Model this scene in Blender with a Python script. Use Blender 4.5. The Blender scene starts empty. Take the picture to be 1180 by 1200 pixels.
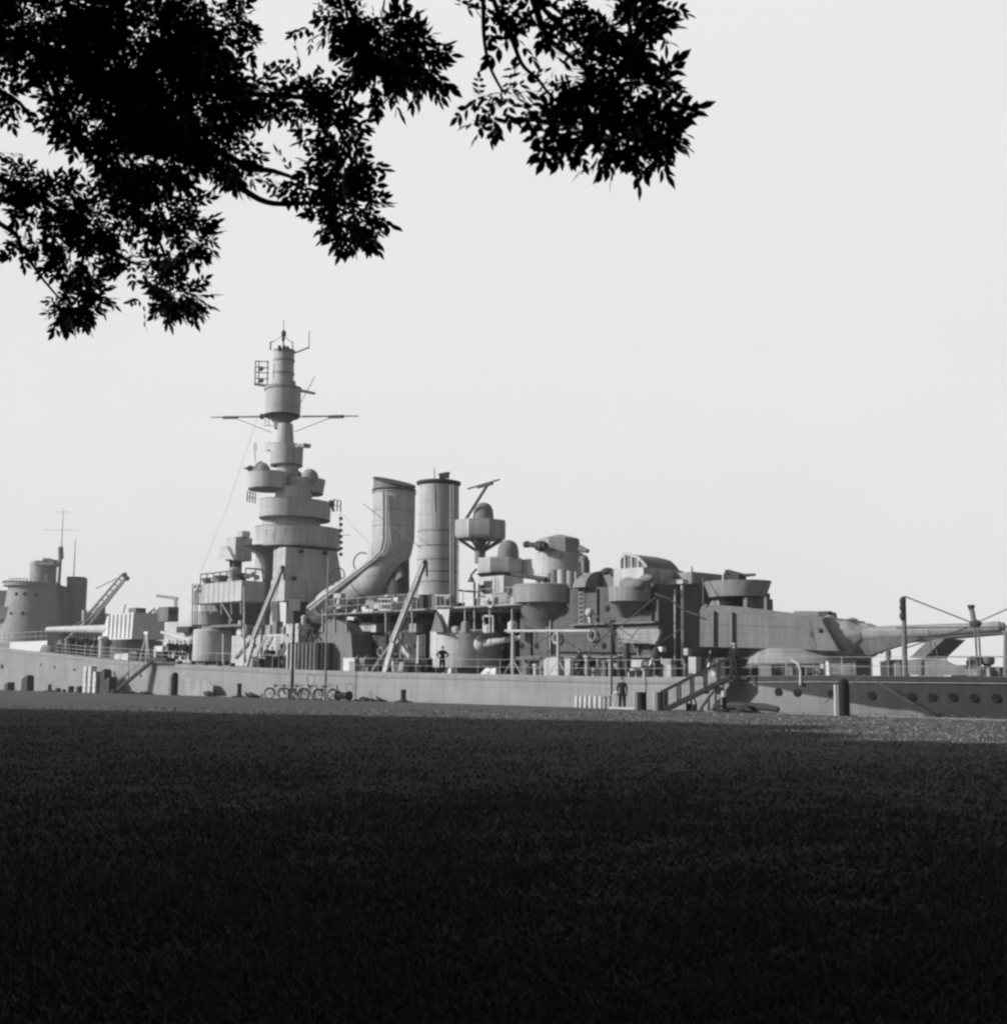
import bpy, math, random
import numpy as np
from mathutils import Vector, Matrix
R = math.radians
random.seed(7); rng = np.random.default_rng(7)
scene = bpy.context.scene
col = scene.collection

# ------------------------------------------------------------------ camera
F = 1480.0; CX, CY = 590.0, 600.0; EYE = 1.6
TH = math.atan(197.5/F); RO = R(0.534)
fwd = Vector((0, math.cos(TH), math.sin(TH))); r0 = Vector((1, 0, 0)); u0_ = Vector((0, -math.sin(TH), math.cos(TH)))
right = r0*math.cos(RO) + u0_*math.sin(RO); up = u0_*math.cos(RO) - r0*math.sin(RO)
CAM = Vector((0, 0, EYE))
cd = bpy.data.cameras.new('camera'); cam = bpy.data.objects.new('camera', cd); col.objects.link(cam)
cam.matrix_world = Matrix.Translation(CAM) @ Matrix((right, up, -fwd)).transposed().to_4x4()
cd.sensor_width = 36; cd.sensor_fit = 'HORIZONTAL'; cd.lens = F/1180*36
cd.clip_start = 0.1; cd.clip_end = 6000
cd.dof.use_dof = True; cd.dof.focus_distance = 22; cd.dof.aperture_fstop = 7.0
scene.camera = cam

# ------------------------------------------------------------------ light
SUN_EL = R(25); SV = Vector((-0.97, -0.20, 0)).normalized()
S3 = Vector((SV.x*math.cos(SUN_EL), SV.y*math.cos(SUN_EL), math.sin(SUN_EL)))
w = bpy.data.worlds.new('World'); scene.world = w; w.use_nodes = True
nt = w.node_tree; nt.nodes.clear()
sky = nt.nodes.new('ShaderNodeTexSky'); sky.sky_type = 'NISHITA'; sky.sun_disc = False
sky.sun_elevation = SUN_EL; sky.sun_rotation = math.atan2(SV.x, SV.y)
sky.dust_density = 3.0; sky.air_density = 1.0
bw = nt.nodes.new('ShaderNodeRGBToBW'); bg = nt.nodes.new('ShaderNodeBackground'); out = nt.nodes.new('ShaderNodeOutputWorld')
# a bright veil mixed over the clear sky
veil = nt.nodes.new('ShaderNodeMixRGB'); veil.inputs['Fac'].default_value = 0.0; veil.inputs['Color2'].default_value = (8.35, 8.35, 8.35, 1)
nt.links.new(sky.outputs[0], bw.inputs[0]); nt.links.new(bw.outputs[0], veil.inputs['Color1'])
# added veil: bright low beyond the ship, dimmed elsewhere to cut fill light
tcw = nt.nodes.new('ShaderNodeTexCoord'); sepw = nt.nodes.new('ShaderNodeSeparateXYZ'); nt.links.new(tcw.outputs['Generated'], sepw.inputs[0])
mz = nt.nodes.new('ShaderNodeMapRange'); mz.interpolation_type = 'SMOOTHSTEP'; mz.inputs[1].default_value = 0.48; mz.inputs[2].default_value = 0.85; mz.inputs[3].default_value = 1.0; mz.inputs[4].default_value = 0.12
my = nt.nodes.new('ShaderNodeMapRange'); my.interpolation_type = 'SMOOTHSTEP'; my.inputs[1].default_value = -0.35; my.inputs[2].default_value = 0.55; my.inputs[3].default_value = 0.12; my.inputs[4].default_value = 1.0
mm_ = nt.nodes.new('ShaderNodeMath'); mm_.operation = 'MULTIPLY'; m2_ = nt.nodes.new('ShaderNodeMath'); m2_.operation = 'MULTIPLY'; m2_.inputs[1].default_value = 0.94
nt.links.new(sepw.outputs['Z'], mz.inputs[0]); nt.links.new(sepw.outputs['Y'], my.inputs[0]); nt.links.new(mz.outputs[0], mm_.inputs[0]); nt.links.new(my.outputs[0], mm_.inputs[1])
mx_ = nt.nodes.new('ShaderNodeMapRange'); mx_.interpolation_type = 'SMOOTHSTEP'; mx_.inputs[1].default_value = 0.42; mx_.inputs[2].default_value = 0.9; mx_.inputs[3].default_value = 1.0; mx_.inputs[4].default_value = 0.25
nt.links.new(sepw.outputs['X'], mx_.inputs[0]); m3_ = nt.nodes.new('ShaderNodeMath'); m3_.operation = 'MULTIPLY'
nt.links.new(mm_.outputs[0], m3_.inputs[0]); nt.links.new(mx_.outputs[0], m3_.inputs[1]); nt.links.new(m3_.outputs[0], m2_.inputs[0])
cn = nt.nodes.new('ShaderNodeTexNoise'); cn.inputs['Scale'].default_value = 2.2; cn.inputs['Detail'].default_value = 5; mpw = nt.nodes.new('ShaderNodeMapping'); mpw.inputs['Scale'].default_value = (1, 1, 2.5)
nt.links.new(tcw.outputs['Generated'], mpw.inputs[0]); nt.links.new(mpw.outputs[0], cn.inputs['Vector'])
cr_ = nt.nodes.new('ShaderNodeMapRange'); cr_.inputs[1].default_value = .3; cr_.inputs[2].default_value = .7; cr_.inputs[3].default_value = 8.05; cr_.inputs[4].default_value = 8.6
nt.links.new(cn.outputs[0], cr_.inputs[0]); nt.links.new(cr_.outputs[0], veil.inputs['Color2']); nt.links.new(m2_.outputs[0], veil.inputs['Fac'])
nt.links.new(veil.outputs[0], bg.inputs[0]); bg.inputs[1].default_value = 0.105
nt.links.new(bg.outputs[0], out.inputs[0])
sl = bpy.data.lights.new('sun', 'SUN'); so = bpy.data.objects.new('sun', sl); col.objects.link(so)
sl.energy = 4.6; sl.angle = R(0.6); sl.color = (1, 1, 1)
so.rotation_euler = (-S3).to_track_quat('-Z', 'Y').to_euler(); so.location = (-60, 0, 60)
scene.view_settings.view_transform = 'Standard'; scene.view_settings.look = 'None'
scene.view_settings.exposure = 0.0; scene.view_settings.gamma = 1.0
scene.render.engine = 'CYCLES'
scene.cycles.filter_width = 2.5

# ------------------------------------------------------------------ materials
def mat(name, v, rough=0.7, var=0.12, scale=1.2, streak=0.0, bump=0.0, bscale=20, metallic=0.0, spots=0.0, seams=0.0):
    m = bpy.data.materials.new(name); m.use_nodes = True; t = m.node_tree; b = t.nodes['Principled BSDF']
    b.inputs['Specular IOR Level'].default_value = 0.5 if rough < 0.5 else 0.15
    b.inputs['Roughness'].default_value = rough; b.inputs['Metallic'].default_value = metallic
    tc = t.nodes.new('ShaderNodeTexCoord')
    n = t.nodes.new('ShaderNodeTexNoise'); n.inputs['Scale'].default_value = scale; n.inputs['Detail'].default_value = 6
    t.links.new(tc.outputs['Object'], n.inputs['Vector'])
    mr = t.nodes.new('ShaderNodeMapRange'); mr.inputs[1].default_value = 0.25; mr.inputs[2].default_value = 0.75
    mr.inputs[3].default_value = 1-var; mr.inputs[4].default_value = 1+var
    t.links.new(n.outputs[0], mr.inputs[0]); last = mr.outputs[0]
    def mul(a, bsock):
        q = t.nodes.new('ShaderNodeMath'); q.operation = 'MULTIPLY'; t.links.new(a, q.inputs[0]); t.links.new(bsock, q.inputs[1]); return q.outputs[0]
    if streak:
        mp = t.nodes.new('ShaderNodeMapping'); mp.inputs['Scale'].default_value = (2.2, 2.2, 0.12)
        t.links.new(tc.outputs['Object'], mp.inputs['Vector'])
        n2 = t.nodes.new('ShaderNodeTexNoise'); n2.inputs['Scale'].default_value = 1.6; n2.inputs['Detail'].default_value = 5
        t.links.new(mp.outputs[0], n2.inputs['Vector'])
        m2 = t.nodes.new('ShaderNodeMapRange'); m2.inputs[1].default_value = 0.35; m2.inputs[2].default_value = 0.62
        m2.inputs[3].default_value = 1-streak; m2.inputs[4].default_value = 1.0
        t.links.new(n2.outputs[0], m2.inputs[0]); last = mul(last, m2.outputs[0])
    if spots:
        n3 = t.nodes.new('ShaderNodeTexNoise'); n3.inputs['Scale'].default_value = scale*5; n3.inputs['Detail'].default_value = 3
        t.links.new(tc.outputs['Object'], n3.inputs['Vector'])
        m3 = t.nodes.new('ShaderNodeMapRange'); m3.inputs[1].default_value = 0.62; m3.inputs[2].default_value = 0.72
        m3.inputs[3].default_value = 1.0; m3.inputs[4].default_value = 1-spots
        t.links.new(n3.outputs[0], m3.inputs[0]); last = mul(last, m3.outputs[0])
    if seams:                           # riveted plate laps
        sp = t.nodes.new('ShaderNodeSeparateXYZ'); t.links.new(tc.outputs['Object'], sp.inputs[0])
        ad = t.nodes.new('ShaderNodeMath'); ad.operation = 'ADD'; t.links.new(sp.outputs['X'], ad.inputs[0]); t.links.new(sp.outputs['Y'], ad.inputs[1])
        cb = t.nodes.new('ShaderNodeCombineXYZ'); t.links.new(ad.outputs[0], cb.inputs['X']); t.links.new(sp.outputs['Z'], cb.inputs['Y'])
        bk_ = t.nodes.new('ShaderNodeTexBrick'); bk_.inputs['Scale'].default_value = 1.0; bk_.inputs['Mortar Size'].default_value = 0.028; bk_.inputs['Mortar Smooth'].default_value = 0.3
        bk_.inputs['Brick Width'].default_value = 2.6; bk_.inputs['Row Height'].default_value = 1.15
        bk_.inputs['Color1'].default_value = (1, 1, 1, 1); bk_.inputs['Color2'].default_value = (1-seams*.12,)*3+(1,); bk_.inputs['Mortar'].default_value = (1-seams,)*3+(1,)
        t.links.new(cb.outputs[0], bk_.inputs['Vector']); bwn = t.nodes.new('ShaderNodeRGBToBW'); t.links.new(bk_.outputs['Color'], bwn.inputs[0]); last = mul(last, bwn.outputs[0])
    vv = t.nodes.new('ShaderNodeValue'); vv.outputs[0].default_value = v
    last = mul(last, vv.outputs[0]); t.links.new(last, b.inputs['Base Color'])
    if bump:
        nb = t.nodes.new('ShaderNodeTexNoise'); nb.inputs['Scale'].default_value = bscale; nb.inputs['Detail'].default_value = 4
        t.links.new(tc.outputs['Object'], nb.inputs['Vector'])
        bp = t.nodes.new('ShaderNodeBump'); bp.inputs['Strength'].default_value = bump; bp.inputs['Distance'].default_value = 0.05
        t.links.new(nb.outputs[0], bp.inputs['Height']); t.links.new(bp.outputs[0], b.inputs['Normal'])
    return m
M = dict(
    hull=mat('hull_paint', 0.255, 0.6, 0.16, 0.45, 0.16, 0.35, 2, spots=0.16, seams=.18),
    light=mat('light_grey_paint', 0.46, 0.6, 0.10, 0.6, 0.2, 0.3, 3, spots=.15, seams=.25),
    grey=mat('grey_paint', 0.43, 0.6, 0.12, 0.6, 0.22, 0.3, 3, spots=.15, seams=.28),
    mid=mat('mid_grey_paint', 0.29, 0.65, 0.12, 0.8, 0.22, 0.3, 3, spots=.15, seams=.28),
    slate=mat('slate_grey_paint', 0.17, 0.65, 0.14, 0.8, 0.25, 0.3, 3, spots=.2, seams=.28),
    iron=mat('iron_grey_with_shade', 0.07, 0.65, 0.25, 0.5, 0.3, 0.3, 3, spots=.3, seams=.35),  # darkened to carry the shade on the midship deckhouse and tower foot
    steel_grey=mat('steel_grey_with_shade', 0.115, 0.65, 0.2, 0.5, 0.3, 0.3, 3, spots=.3, seams=.35),  # darkened to carry the shade on the after superstructure wall
    turret=mat('turret_paint', 0.175, 0.65, 0.14, 0.5, 0.22, 0.3, 3, spots=.15, seams=.15),
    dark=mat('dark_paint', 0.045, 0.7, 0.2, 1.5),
    black=mat('black_paint', 0.012, 0.7, 0.2, 2.0),
    white=mat('white_paint', 0.55, 0.6, 0.08, 1.0, 0.1),
    canvas=mat('canvas', 0.20, 0.95, 0.12, 1.5, 0.15, 0.5, 8),
    canvas_mid=mat('weathered_canvas', 0.30, 0.95, 0.15, 1.5, 0.15, 0.5, 8),
    canvas_light=mat('pale_canvas', 0.5, 0.95, 0.12, 1.5, 0.1, 0.5, 8),
    wood=mat('wood', 0.25, 0.8, 0.2, 2.0, 0.2),
    deck=mat('deck_planking', 0.28, 0.8, 0.15, 1.5),
    wire=mat('wire_rope', 0.10, 0.7, 0.1, 1.0),
    rail=mat('rail_paint', 0.42, 0.6, 0.1, 1.0),
    glass=mat('window_glass', 0.03, 0.15, 0.1, 1.0),
    stone=mat('quay_stone', 0.26, 0.9, 0.2, 0.8, 0, 0.4, 6, spots=0.2),
    water=mat('water', 0.03, 0.12, 0.1, 0.4, 0, 0.3, 2),
    skin=mat('skin', 0.38, 0.6, 0.05, 3), cloth_dark=mat('dark_cloth', 0.03, 0.95, 0.2, 6, 0, 0.3, 20),
    cloth_light=mat('white_cloth', 0.6, 0.95, 0.1, 6, 0, 0.3, 20), hair=mat('hair', 0.04, 0.8, 0.2, 9),
    bark=mat('bark', 0.06, 0.95, 0.35, 6, 0, 0.8, 30),
    tyre=mat('tyre_rubber', 0.04, 0.8, 0.1, 5), steel=mat('bright_steel', 0.45, 0.35, 0.1, 5, metallic=0.6),
    paint_bike=mat('bicycle_enamel', 0.09, 0.4, 0.1, 5),
)
def leaf_mat():
    m = bpy.data.materials.new('leaf'); m.use_nodes = True; t = m.node_tree; b = t.nodes['Principled BSDF']
    b.inputs['Roughness'].default_value = 0.6
    g = t.nodes.new('ShaderNodeNewGeometry'); mr = t.nodes.new('ShaderNodeMapRange')
    mr.inputs[3].default_value = 0.03; mr.inputs[4].default_value = 0.065
    t.links.new(g.outputs['Random Per Island'], mr.inputs[0]); t.links.new(mr.outputs[0], b.inputs['Base Color'])
    b.inputs['Specular IOR Level'].default_value = 0.2
    return m
M['leaf'] = leaf_mat()
def ground_mat():
    m = bpy.data.materials.new('ground_turf'); m.use_nodes = True; t = m.node_tree; b = t.nodes['Principled BSDF']
    b.inputs['Roughness'].default_value = 1.0; b.inputs['Specular IOR Level'].default_value = 0.0
    tc = t.nodes.new('ShaderNodeTexCoord')
    def noise(s, d, sc=(1, 1, 1)):
        mp = t.nodes.new('ShaderNodeMapping'); mp.inputs['Scale'].default_value = sc
        t.links.new(tc.outputs['Object'], mp.inputs['Vector'])
        n = t.nodes.new('ShaderNodeTexNoise'); n.inputs['Scale'].default_value = s; n.inputs['Detail'].default_value = d
        t.links.new(mp.outputs[0], n.inputs['Vector']); return n.outputs[0]
    def rng_(x, a, b_, c, d_):
        q = t.nodes.new('ShaderNodeMapRange'); q.inputs[1].default_value = a; q.inputs[2].default_value = b_
        q.inputs[3].default_value = c; q.inputs[4].default_value = d_; t.links.new(x, q.inputs[0]); return q.outputs[0]
    def mul(a, c):
        q = t.nodes.new('ShaderNodeMath'); q.operation = 'MULTIPLY'; t.links.new(a, q.inputs[0]); t.links.new(c, q.inputs[1]); return q.outputs[0]
    a = rng_(noise(0.35, 8), .3, .7, .105, .155)
    c = rng_(noise(3.0, 6), .35, .65, .72, 1.2)
    d = rng_(noise(22, 4), .35, .65, .65, 1.25)
    e = rng_(noise(1.1, 3), .60, .72, 1.0, .6)
    t.links.new(mul(mul(mul(a, c), d), e), b.inputs['Base Color'])
    bp = t.nodes.new('ShaderNodeBump'); bp.inputs['Strength'].default_value = 0.8; bp.inputs['Distance'].default_value = 0.05
    t.links.new(noise(18, 6), bp.inputs['Height']); t.links.new(bp.outputs[0], b.inputs['Normal'])
    return m
M['ground'] = ground_mat()

# ------------------------------------------------------------------ frames of reference
UH = Vector((0.678, -0.735, 0)).normalized(); VH = Vector((-UH.y, UH.x, 0))   # along the ship (aft), across it (away from quay)
ORG = Vector((-59.6, 149.5, 0))
SHIP_ROT = math.atan2(UH.y, UH.x)
def ray(px, py): return fwd + right*((px-CX)/F) + up*((CY-py)/F)
def S(px, py, v):                       # point on the fore-and-aft plane v metres inboard -> ship coordinates
    d = ray(px, py); t = (v - (CAM-ORG).dot(VH))/d.dot(VH); p = CAM + d*t - ORG
    return Vector((p.dot(UH), v, p.z))
def hor(px): return 792 + 11*px/1180
def U(px, v=0.0, py=None): return S(px, hor(px) if py is None else py, v).x
def sc(px, v):
    s = S(px, hor(px), v); p = ORG + UH*s.x + VH*s.y + Vector((0, 0, s.z)) - CAM
    return F/p.dot(fwd)
def world(u, v, z): return ORG + UH*u + VH*v + Vector((0, 0, z))
def PY(px, py, Y):                      # point on the plane at depth Y
    d = ray(px, py); return CAM + d*(Y/d.y)

# ------------------------------------------------------------------ mesh builder
class MB:
    def __init__(s): s.v = []; s.f = []
    def add(s, vs, fs):
        o = len(s.v); s.v += [tuple(x) for x in vs]; s.f += [tuple(o+i for i in f) for f in fs]; return s
    def box(s, a, b, c, d, e, f):
        if a > b: a, b = b, a
        if c > d: c, d = d, c
        if e > f: e, f = f, e
        return s.add([(a,c,e),(b,c,e),(b,d,e),(a,d,e),(a,c,f),(b,c,f),(b,d,f),(a,d,f)],
                     [(0,3,2,1),(4,5,6,7),(0,1,5,4),(1,2,6,5),(2,3,7,6),(3,0,4,7)])
    def loft(s, rings, cap=True, closed=True):
        n = len(rings[0]); vs = [p for r in rings for p in r]; fs = []
        for i in range(len(rings)-1):
            for j in range(n if closed else n-1):
                k = (j+1) % n; fs.append((i*n+j, i*n+k, (i+1)*n+k, (i+1)*n+j))
        if cap and closed:
            fs.append(tuple(range(n-1, -1, -1))); fs.append(tuple((len(rings)-1)*n+j for j in range(n)))
        return s.add(vs, fs)
    def prism(s, poly, z0, z1, k=1.0, c=None):
        if c is None: c = (sum(p[0] for p in poly)/len(poly), sum(p[1] for p in poly)/len(poly))
        return s.loft([[(p[0], p[1], z0) for p in poly], [(c[0]+(p[0]-c[0])*k, c[1]+(p[1]-c[1])*k, z1) for p in poly]])
    def lathe(s, c, prof, seg=28, cap=True, sy=1.0):
        return s.loft([[(c[0]+r*math.cos(2*math.pi*i/seg), c[1]+sy*r*math.sin(2*math.pi*i/seg), z) for i in range(seg)] for r, z in prof], cap)
    def tube(s, p0, p1, r, r1=None, seg=8):
        return s.path([p0, p1], [r, r if r1 is None else r1], seg)
    def path(s, pts, r, seg=8):
        pts = [Vector(p) for p in pts]
        if not hasattr(r, '__len__'): r = [r]*len(pts)
        rings = []; prev = None
        for i, p in enumerate(pts):
            d = (pts[min(i+1, len(pts)-1)] - pts[max(i-1, 0)]).normalized()
            a = prev if prev is not None else (Vector((0, 0, 1)) if abs(d.z) < .9 else Vector((1, 0, 0)))
            x = (a - d*a.dot(d)).normalized(); y = d.cross(x); prev = x
            rings.append([p + (x*math.cos(2*math.pi*j/seg) + y*math.sin(2*math.pi*j/seg))*r[i] for j in range(seg)])
        return s.loft(rings)
    def bar(s, p0, p1, wd, ht):         # square beam
        p0, p1 = Vector(p0), Vector(p1); d = (p1-p0).normalized()
        a = Vector((0, 0, 1)) if abs(d.z) < .95 else Vector((1, 0, 0))
        x = a.cross(d).normalized()*wd/2; y = d.cross(x).normalized()*ht/2
        return s.loft([[p0-x-y, p0+x-y, p0+x+y, p0-x+y], [p1-x-y, p1+x-y, p1+x+y, p1-x+y]])
    def panel(s, pts, n, t):            # polygon with thickness t along n
        n = Vector(n).normalized()*t; pts = [Vector(p) for p in pts]
        return s.loft([pts, [p+n for p in pts]])
    def sphere(s, c, r, sx=1, sy=1, sz=1, seg=18, ring=10, lo=-90):
        rings = []
        for i in range(ring+1):
            a = R(lo + (89.5-lo)*i/ring)
            if lo == -90 and i == 0: a = R(-89.5)
            rings.append([(c[0]+sx*r*math.cos(a)*math.cos(2*math.pi*j/seg), c[1]+sy*r*math.cos(a)*math.sin(2*math.pi*j/seg), c[2]+sz*r*math.sin(a)) for j in range(seg)])
        return s.loft(rings)
    def torus(s, c, ax, Rr, r, seg=28, seg2=6):
        ax = Vector(ax).normalized(); a = Vector((0, 0, 1)) if abs(ax.z) < .9 else Vector((1, 0, 0))
        x = (a-ax*a.dot(ax)).normalized(); y = ax.cross(x); c = Vector(c); vs = []; fs = []
        for i in range(seg):
            d = x*math.cos(2*math.pi*i/seg) + y*math.sin(2*math.pi*i/seg)
            for j in range(seg2): vs.append(c + d*(Rr+r*math.cos(2*math.pi*j/seg2)) + ax*r*math.sin(2*math.pi*j/seg2))
        for i in range(seg):
            for j in range(seg2):
                k = (i+1) % seg; l = (j+1) % seg2; fs.append((i*seg2+j, k*seg2+j, k*seg2+l, i*seg2+l))
        return s.add(vs, fs)
    def build(s, name, m, parent=None, smooth=True, loc=None):
        me = bpy.data.meshes.new(name); me.from_pydata(s.v, [], s.f); me.update()
        if smooth:
            me.polygons.foreach_set('use_smooth', [True]*len(me.polygons)); me.set_sharp_from_angle(angle=R(35))
        me.materials.append(M[m] if isinstance(m, str) else m)
        o = bpy.data.objects.new(name, me); col.objects.link(o)
        if parent: o.parent = parent
        if loc is not None: o.location = loc
        return o
def tag(o, label=None, cat=None, group=None, kind=None):
    if label: o['label'] = label
    if cat: o['category'] = cat
    if group: o['group'] = group
    if kind: o['kind'] = kind
    return o
def thing(name, label, cat, loc=(0, 0, 0), rz=0.0, group=None, scale=1.0):
    o = bpy.data.objects.new(name, None); col.objects.link(o); o.location = loc; o.rotation_euler = (0, 0, rz)
    o.scale = (scale,)*3; o.empty_display_size = .3
    return tag(o, label, cat, group)
def copy_tree(o, parent=None):
    c = o.copy(); col.objects.link(c); c.parent = parent
    for ch in list(o.children): copy_tree(ch, c)
    return c

# ------------------------------------------------------------------ the setting
def plan(pts): return [world(u, v, 0) for u, v in pts]
# ground: one sheet reaching the quay edge and the far land on the camera's side
g = MB(); gp = plan([(-2500, -1.15), (2500, -1.15), (2500, -2500), (-2500, -2500)])
g.add([(p.x, p.y, 0) for p in gp], [(3, 2, 1, 0)])
tag(g.build('ground', 'ground', smooth=False), kind='structure')
q = MB()
for i in range(160):                    # coping stones of the quay edge
    a = -60 + i*1.6; q.box(a+.008, a+1.592, -1.15, -0.62, -2.2, 0.02 + 0.012*random.random())
qo = q.build('quay_edge', 'stone'); qo.location = ORG; qo.rotation_euler = (0, 0, SHIP_ROT); tag(qo, kind='structure')
wt = MB(); wp = plan([(-2500, -0.9), (2500, -0.9), (2500, 4000), (-2500, 4000)])
wt.add([(p.x, p.y, -1.7) for p in wp], [(0, 1, 2, 3)]); tag(wt.build('water', 'water', smooth=False), kind='structure')

hz = bpy.data.materials.new('haze'); hz.use_nodes = True; ht_ = hz.node_tree; ht_.nodes.clear()
vo = ht_.nodes.new('ShaderNodeVolumePrincipled'); ho_ = ht_.nodes.new('ShaderNodeOutputMaterial'); vo.inputs['Color'].default_value = (.9, .9, .9, 1); vo.inputs['Density'].default_value = 0.0005
ht_.links.new(vo.outputs[0], ho_.inputs['Volume'])
hb_ = MB(); hb_.box(-300, 300, -60, 560, -3.4, 60); tag(hb_.build('haze', hz, smooth=False), kind='stuff')

# ------------------------------------------------------------------ the battleship
SHIP = thing('warship', 'grey coastal battleship moored along the quay with tall tower mast and two funnels', 'warship', ORG, SHIP_ROT)
def part(name, mb, m='grey', parent=None, label=None, **k):
    o = mb.build(name, m, parent or SHIP, **k)
    if label: o['label'] = label
    return o
VC = 10.0                                # centreline
deck_px = [(0, 762), (65, 767), (115, 773), (160, 776), (215, 779), (280, 782), (345, 785), (440, 788), (520, 789.5), (600, 791), (740, 794), (850, 793), (930, 791.5), (1180, 792.5)]
dk = [(U(px), S(px, py, 0).z) for px, py in deck_px]
dk = [(dk[0][0]-30, dk[0][1]+1.6)] + dk + [(140, dk[-1][1])]
def DZ(u): return float(np.interp(u, [a for a, b in dk], [b for a, b in dk]))
def VN(u):                              # the near side of the hull in plan
    v = 0.0
    if u < 40: v += ((40-u)/70)**2*8.0
    if u > 100.5: v += ((u-100.5)/24)**2*7.6
    return min(v, VC-0.15)
h = MB(); rings = []; us = list(np.linspace(-28, 129.5, 90))
for u in us:
    z = DZ(u); vn = VN(u); fl = 0.0 if u > 30 else (30-u)*0.02
    f2 = 0.0 if u < 106 else (u-106)*0.03
    a = [(u, vn, z), (u, vn, z-.25), (u, vn+.03, z-.27), (u, vn+fl*.5+f2*.4, z*.4), (u, vn+fl+f2, -2.4)]
    rings.append(a + [(p[0], 2*VC-p[1], p[2]) for p in a[::-1]])
def darken_aft(m, ua, za, ub, zb, k):   # darker colour over everything aft of and above a raking line
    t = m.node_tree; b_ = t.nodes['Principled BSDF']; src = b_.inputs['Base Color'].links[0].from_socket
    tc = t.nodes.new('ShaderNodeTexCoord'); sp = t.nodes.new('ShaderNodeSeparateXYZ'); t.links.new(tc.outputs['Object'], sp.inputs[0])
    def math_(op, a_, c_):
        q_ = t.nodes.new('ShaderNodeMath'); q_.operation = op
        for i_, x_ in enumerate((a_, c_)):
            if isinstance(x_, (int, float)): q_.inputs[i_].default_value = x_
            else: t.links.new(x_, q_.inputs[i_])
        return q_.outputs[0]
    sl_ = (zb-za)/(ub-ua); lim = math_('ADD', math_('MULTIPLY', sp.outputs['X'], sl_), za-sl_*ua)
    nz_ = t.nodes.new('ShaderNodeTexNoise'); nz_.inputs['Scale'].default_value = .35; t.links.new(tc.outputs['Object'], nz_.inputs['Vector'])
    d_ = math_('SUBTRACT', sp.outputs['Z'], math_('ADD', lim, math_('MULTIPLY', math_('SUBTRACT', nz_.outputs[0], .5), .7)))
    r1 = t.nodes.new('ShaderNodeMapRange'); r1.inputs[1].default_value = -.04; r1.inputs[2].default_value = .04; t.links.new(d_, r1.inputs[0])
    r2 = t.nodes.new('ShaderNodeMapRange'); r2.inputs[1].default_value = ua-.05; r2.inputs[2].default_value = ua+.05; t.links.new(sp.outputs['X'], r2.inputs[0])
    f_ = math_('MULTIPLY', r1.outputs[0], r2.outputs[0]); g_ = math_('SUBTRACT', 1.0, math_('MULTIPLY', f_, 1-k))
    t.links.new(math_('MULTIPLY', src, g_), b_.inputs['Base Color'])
darken_aft(M['hull'], U(858), S(858, 799, 0).z, U(985, 2), S(985, 822, 2).z, .24)
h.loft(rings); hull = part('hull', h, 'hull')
d = MB(); rr = []
for u in us: rr.append([(u, VN(u)+.12, DZ(u)+.012), (u, 2*VC-VN(u)-.12, DZ(u)+.012), (u, 2*VC-VN(u)-.12, DZ(u)-.2), (u, VN(u)+.12, DZ(u)-.2)])
d.loft(rr); part('deck', d, 'deck')
# rubbing strake, plate laps
d = MB(); d.loft([[(u, VN(u)-.04, DZ(u)-.36), (u, VN(u)-.04, DZ(u)-.30), (u, VN(u)+.1, DZ(u)-.30), (u, VN(u)+.1, DZ(u)-.36)] for u in us]); part('rubbing_strake', d, 'mid')
# portholes of the hull
ph = MB(); ph.torus((0, 0, 0), (0, 1, 0), .2, .022, 18, 6)
pg = MB(); pg.loft([[(.205*math.cos(a), y, .205*math.sin(a)) for a in np.linspace(0, 2*math.pi, 17)[:-1]] for y in (-.03, .03)])
P0 = part('porthole', ph, 'dark'); G0 = pg.build('pane', 'black', P0)
first = [True]
def porthole(px, py, v, r=1.0, yaw=0.0):
    p = S(px, py, v); o = P0 if first[0] else copy_tree(P0, SHIP); first[0] = False
    o.location = (p.x, v-.005, p.z); o.scale = (r,)*3; o.rotation_euler = (0, 0, yaw)
def hull_port(px, py, r):
    v = 0
    for _ in range(12): uu = U(px, v); v = .5*v+.5*(VN(uu)+(0 if uu < 106 else (uu-106)*.03*.25)+(0 if uu > 30 else (30-uu)*.02*.3))
    sl = (VN(uu+.5)-VN(uu-.5)); porthole(px, py, v, r, math.atan(sl))
for px, py, r in [(827,809,1),(842,809,1),(912,811,1),(934,812,1),(974,813,1),(1021,815,1),(1068,816,1),(1092,817,1),(1116,817,1),(1141,818,1),(1167,818,1),
                  (2,781,1.4),(48,779,.8),(64,782,.8),(87,785,.8),(134,789,.8),(150,790,.8),(165,792,.8)]:
    hull_port(px, py, r)

# --- little ship-side helpers
def zz(px, py, v): return S(px, py, v).z
def boxpx(mb, a, b, c, yt, yb, v0, ztop=None, zbot=None):
    """near face from pixel column a to b, after end running away to column c"""
    ym = (yt+yb)/2
    ua, ub = U(a, v0, ym), U(b, v0, ym)
    # moving inboard at fixed u shifts the column to the right
    v1 = v0
    for k in range(400):
        v1 = v0 + k*.05
        p = world(ub, v1, zz(b, ym, v0))-CAM; col_ = CX + F*p.dot(right)/p.dot(fwd)
        if col_ >= c: break
    zt = zz(b, yt, v0) if ztop is None else ztop; zb = zz(b, yb, v0) if zbot is None else zbot
    mb.box(ua, ub, v0, v1, zb, zt); return ua, ub, v0, v1, zb, zt
def cyl(mb, x0, x1, yt, yb, v, seg=28, x0b=None, x1b=None):
    m_ = (x0+x1)/2; c = S(m_, (yt+yb)/2, v); s = sc(m_, v); r = (x1-x0)/2/s
    rb = r if x0b is None else (x1b-x0b)/2/s
    mb.lathe((c.x, v), [(rb, zz(m_, yb, v)), (r, zz(m_, yt, v))], seg); return c.x, v, r
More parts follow.
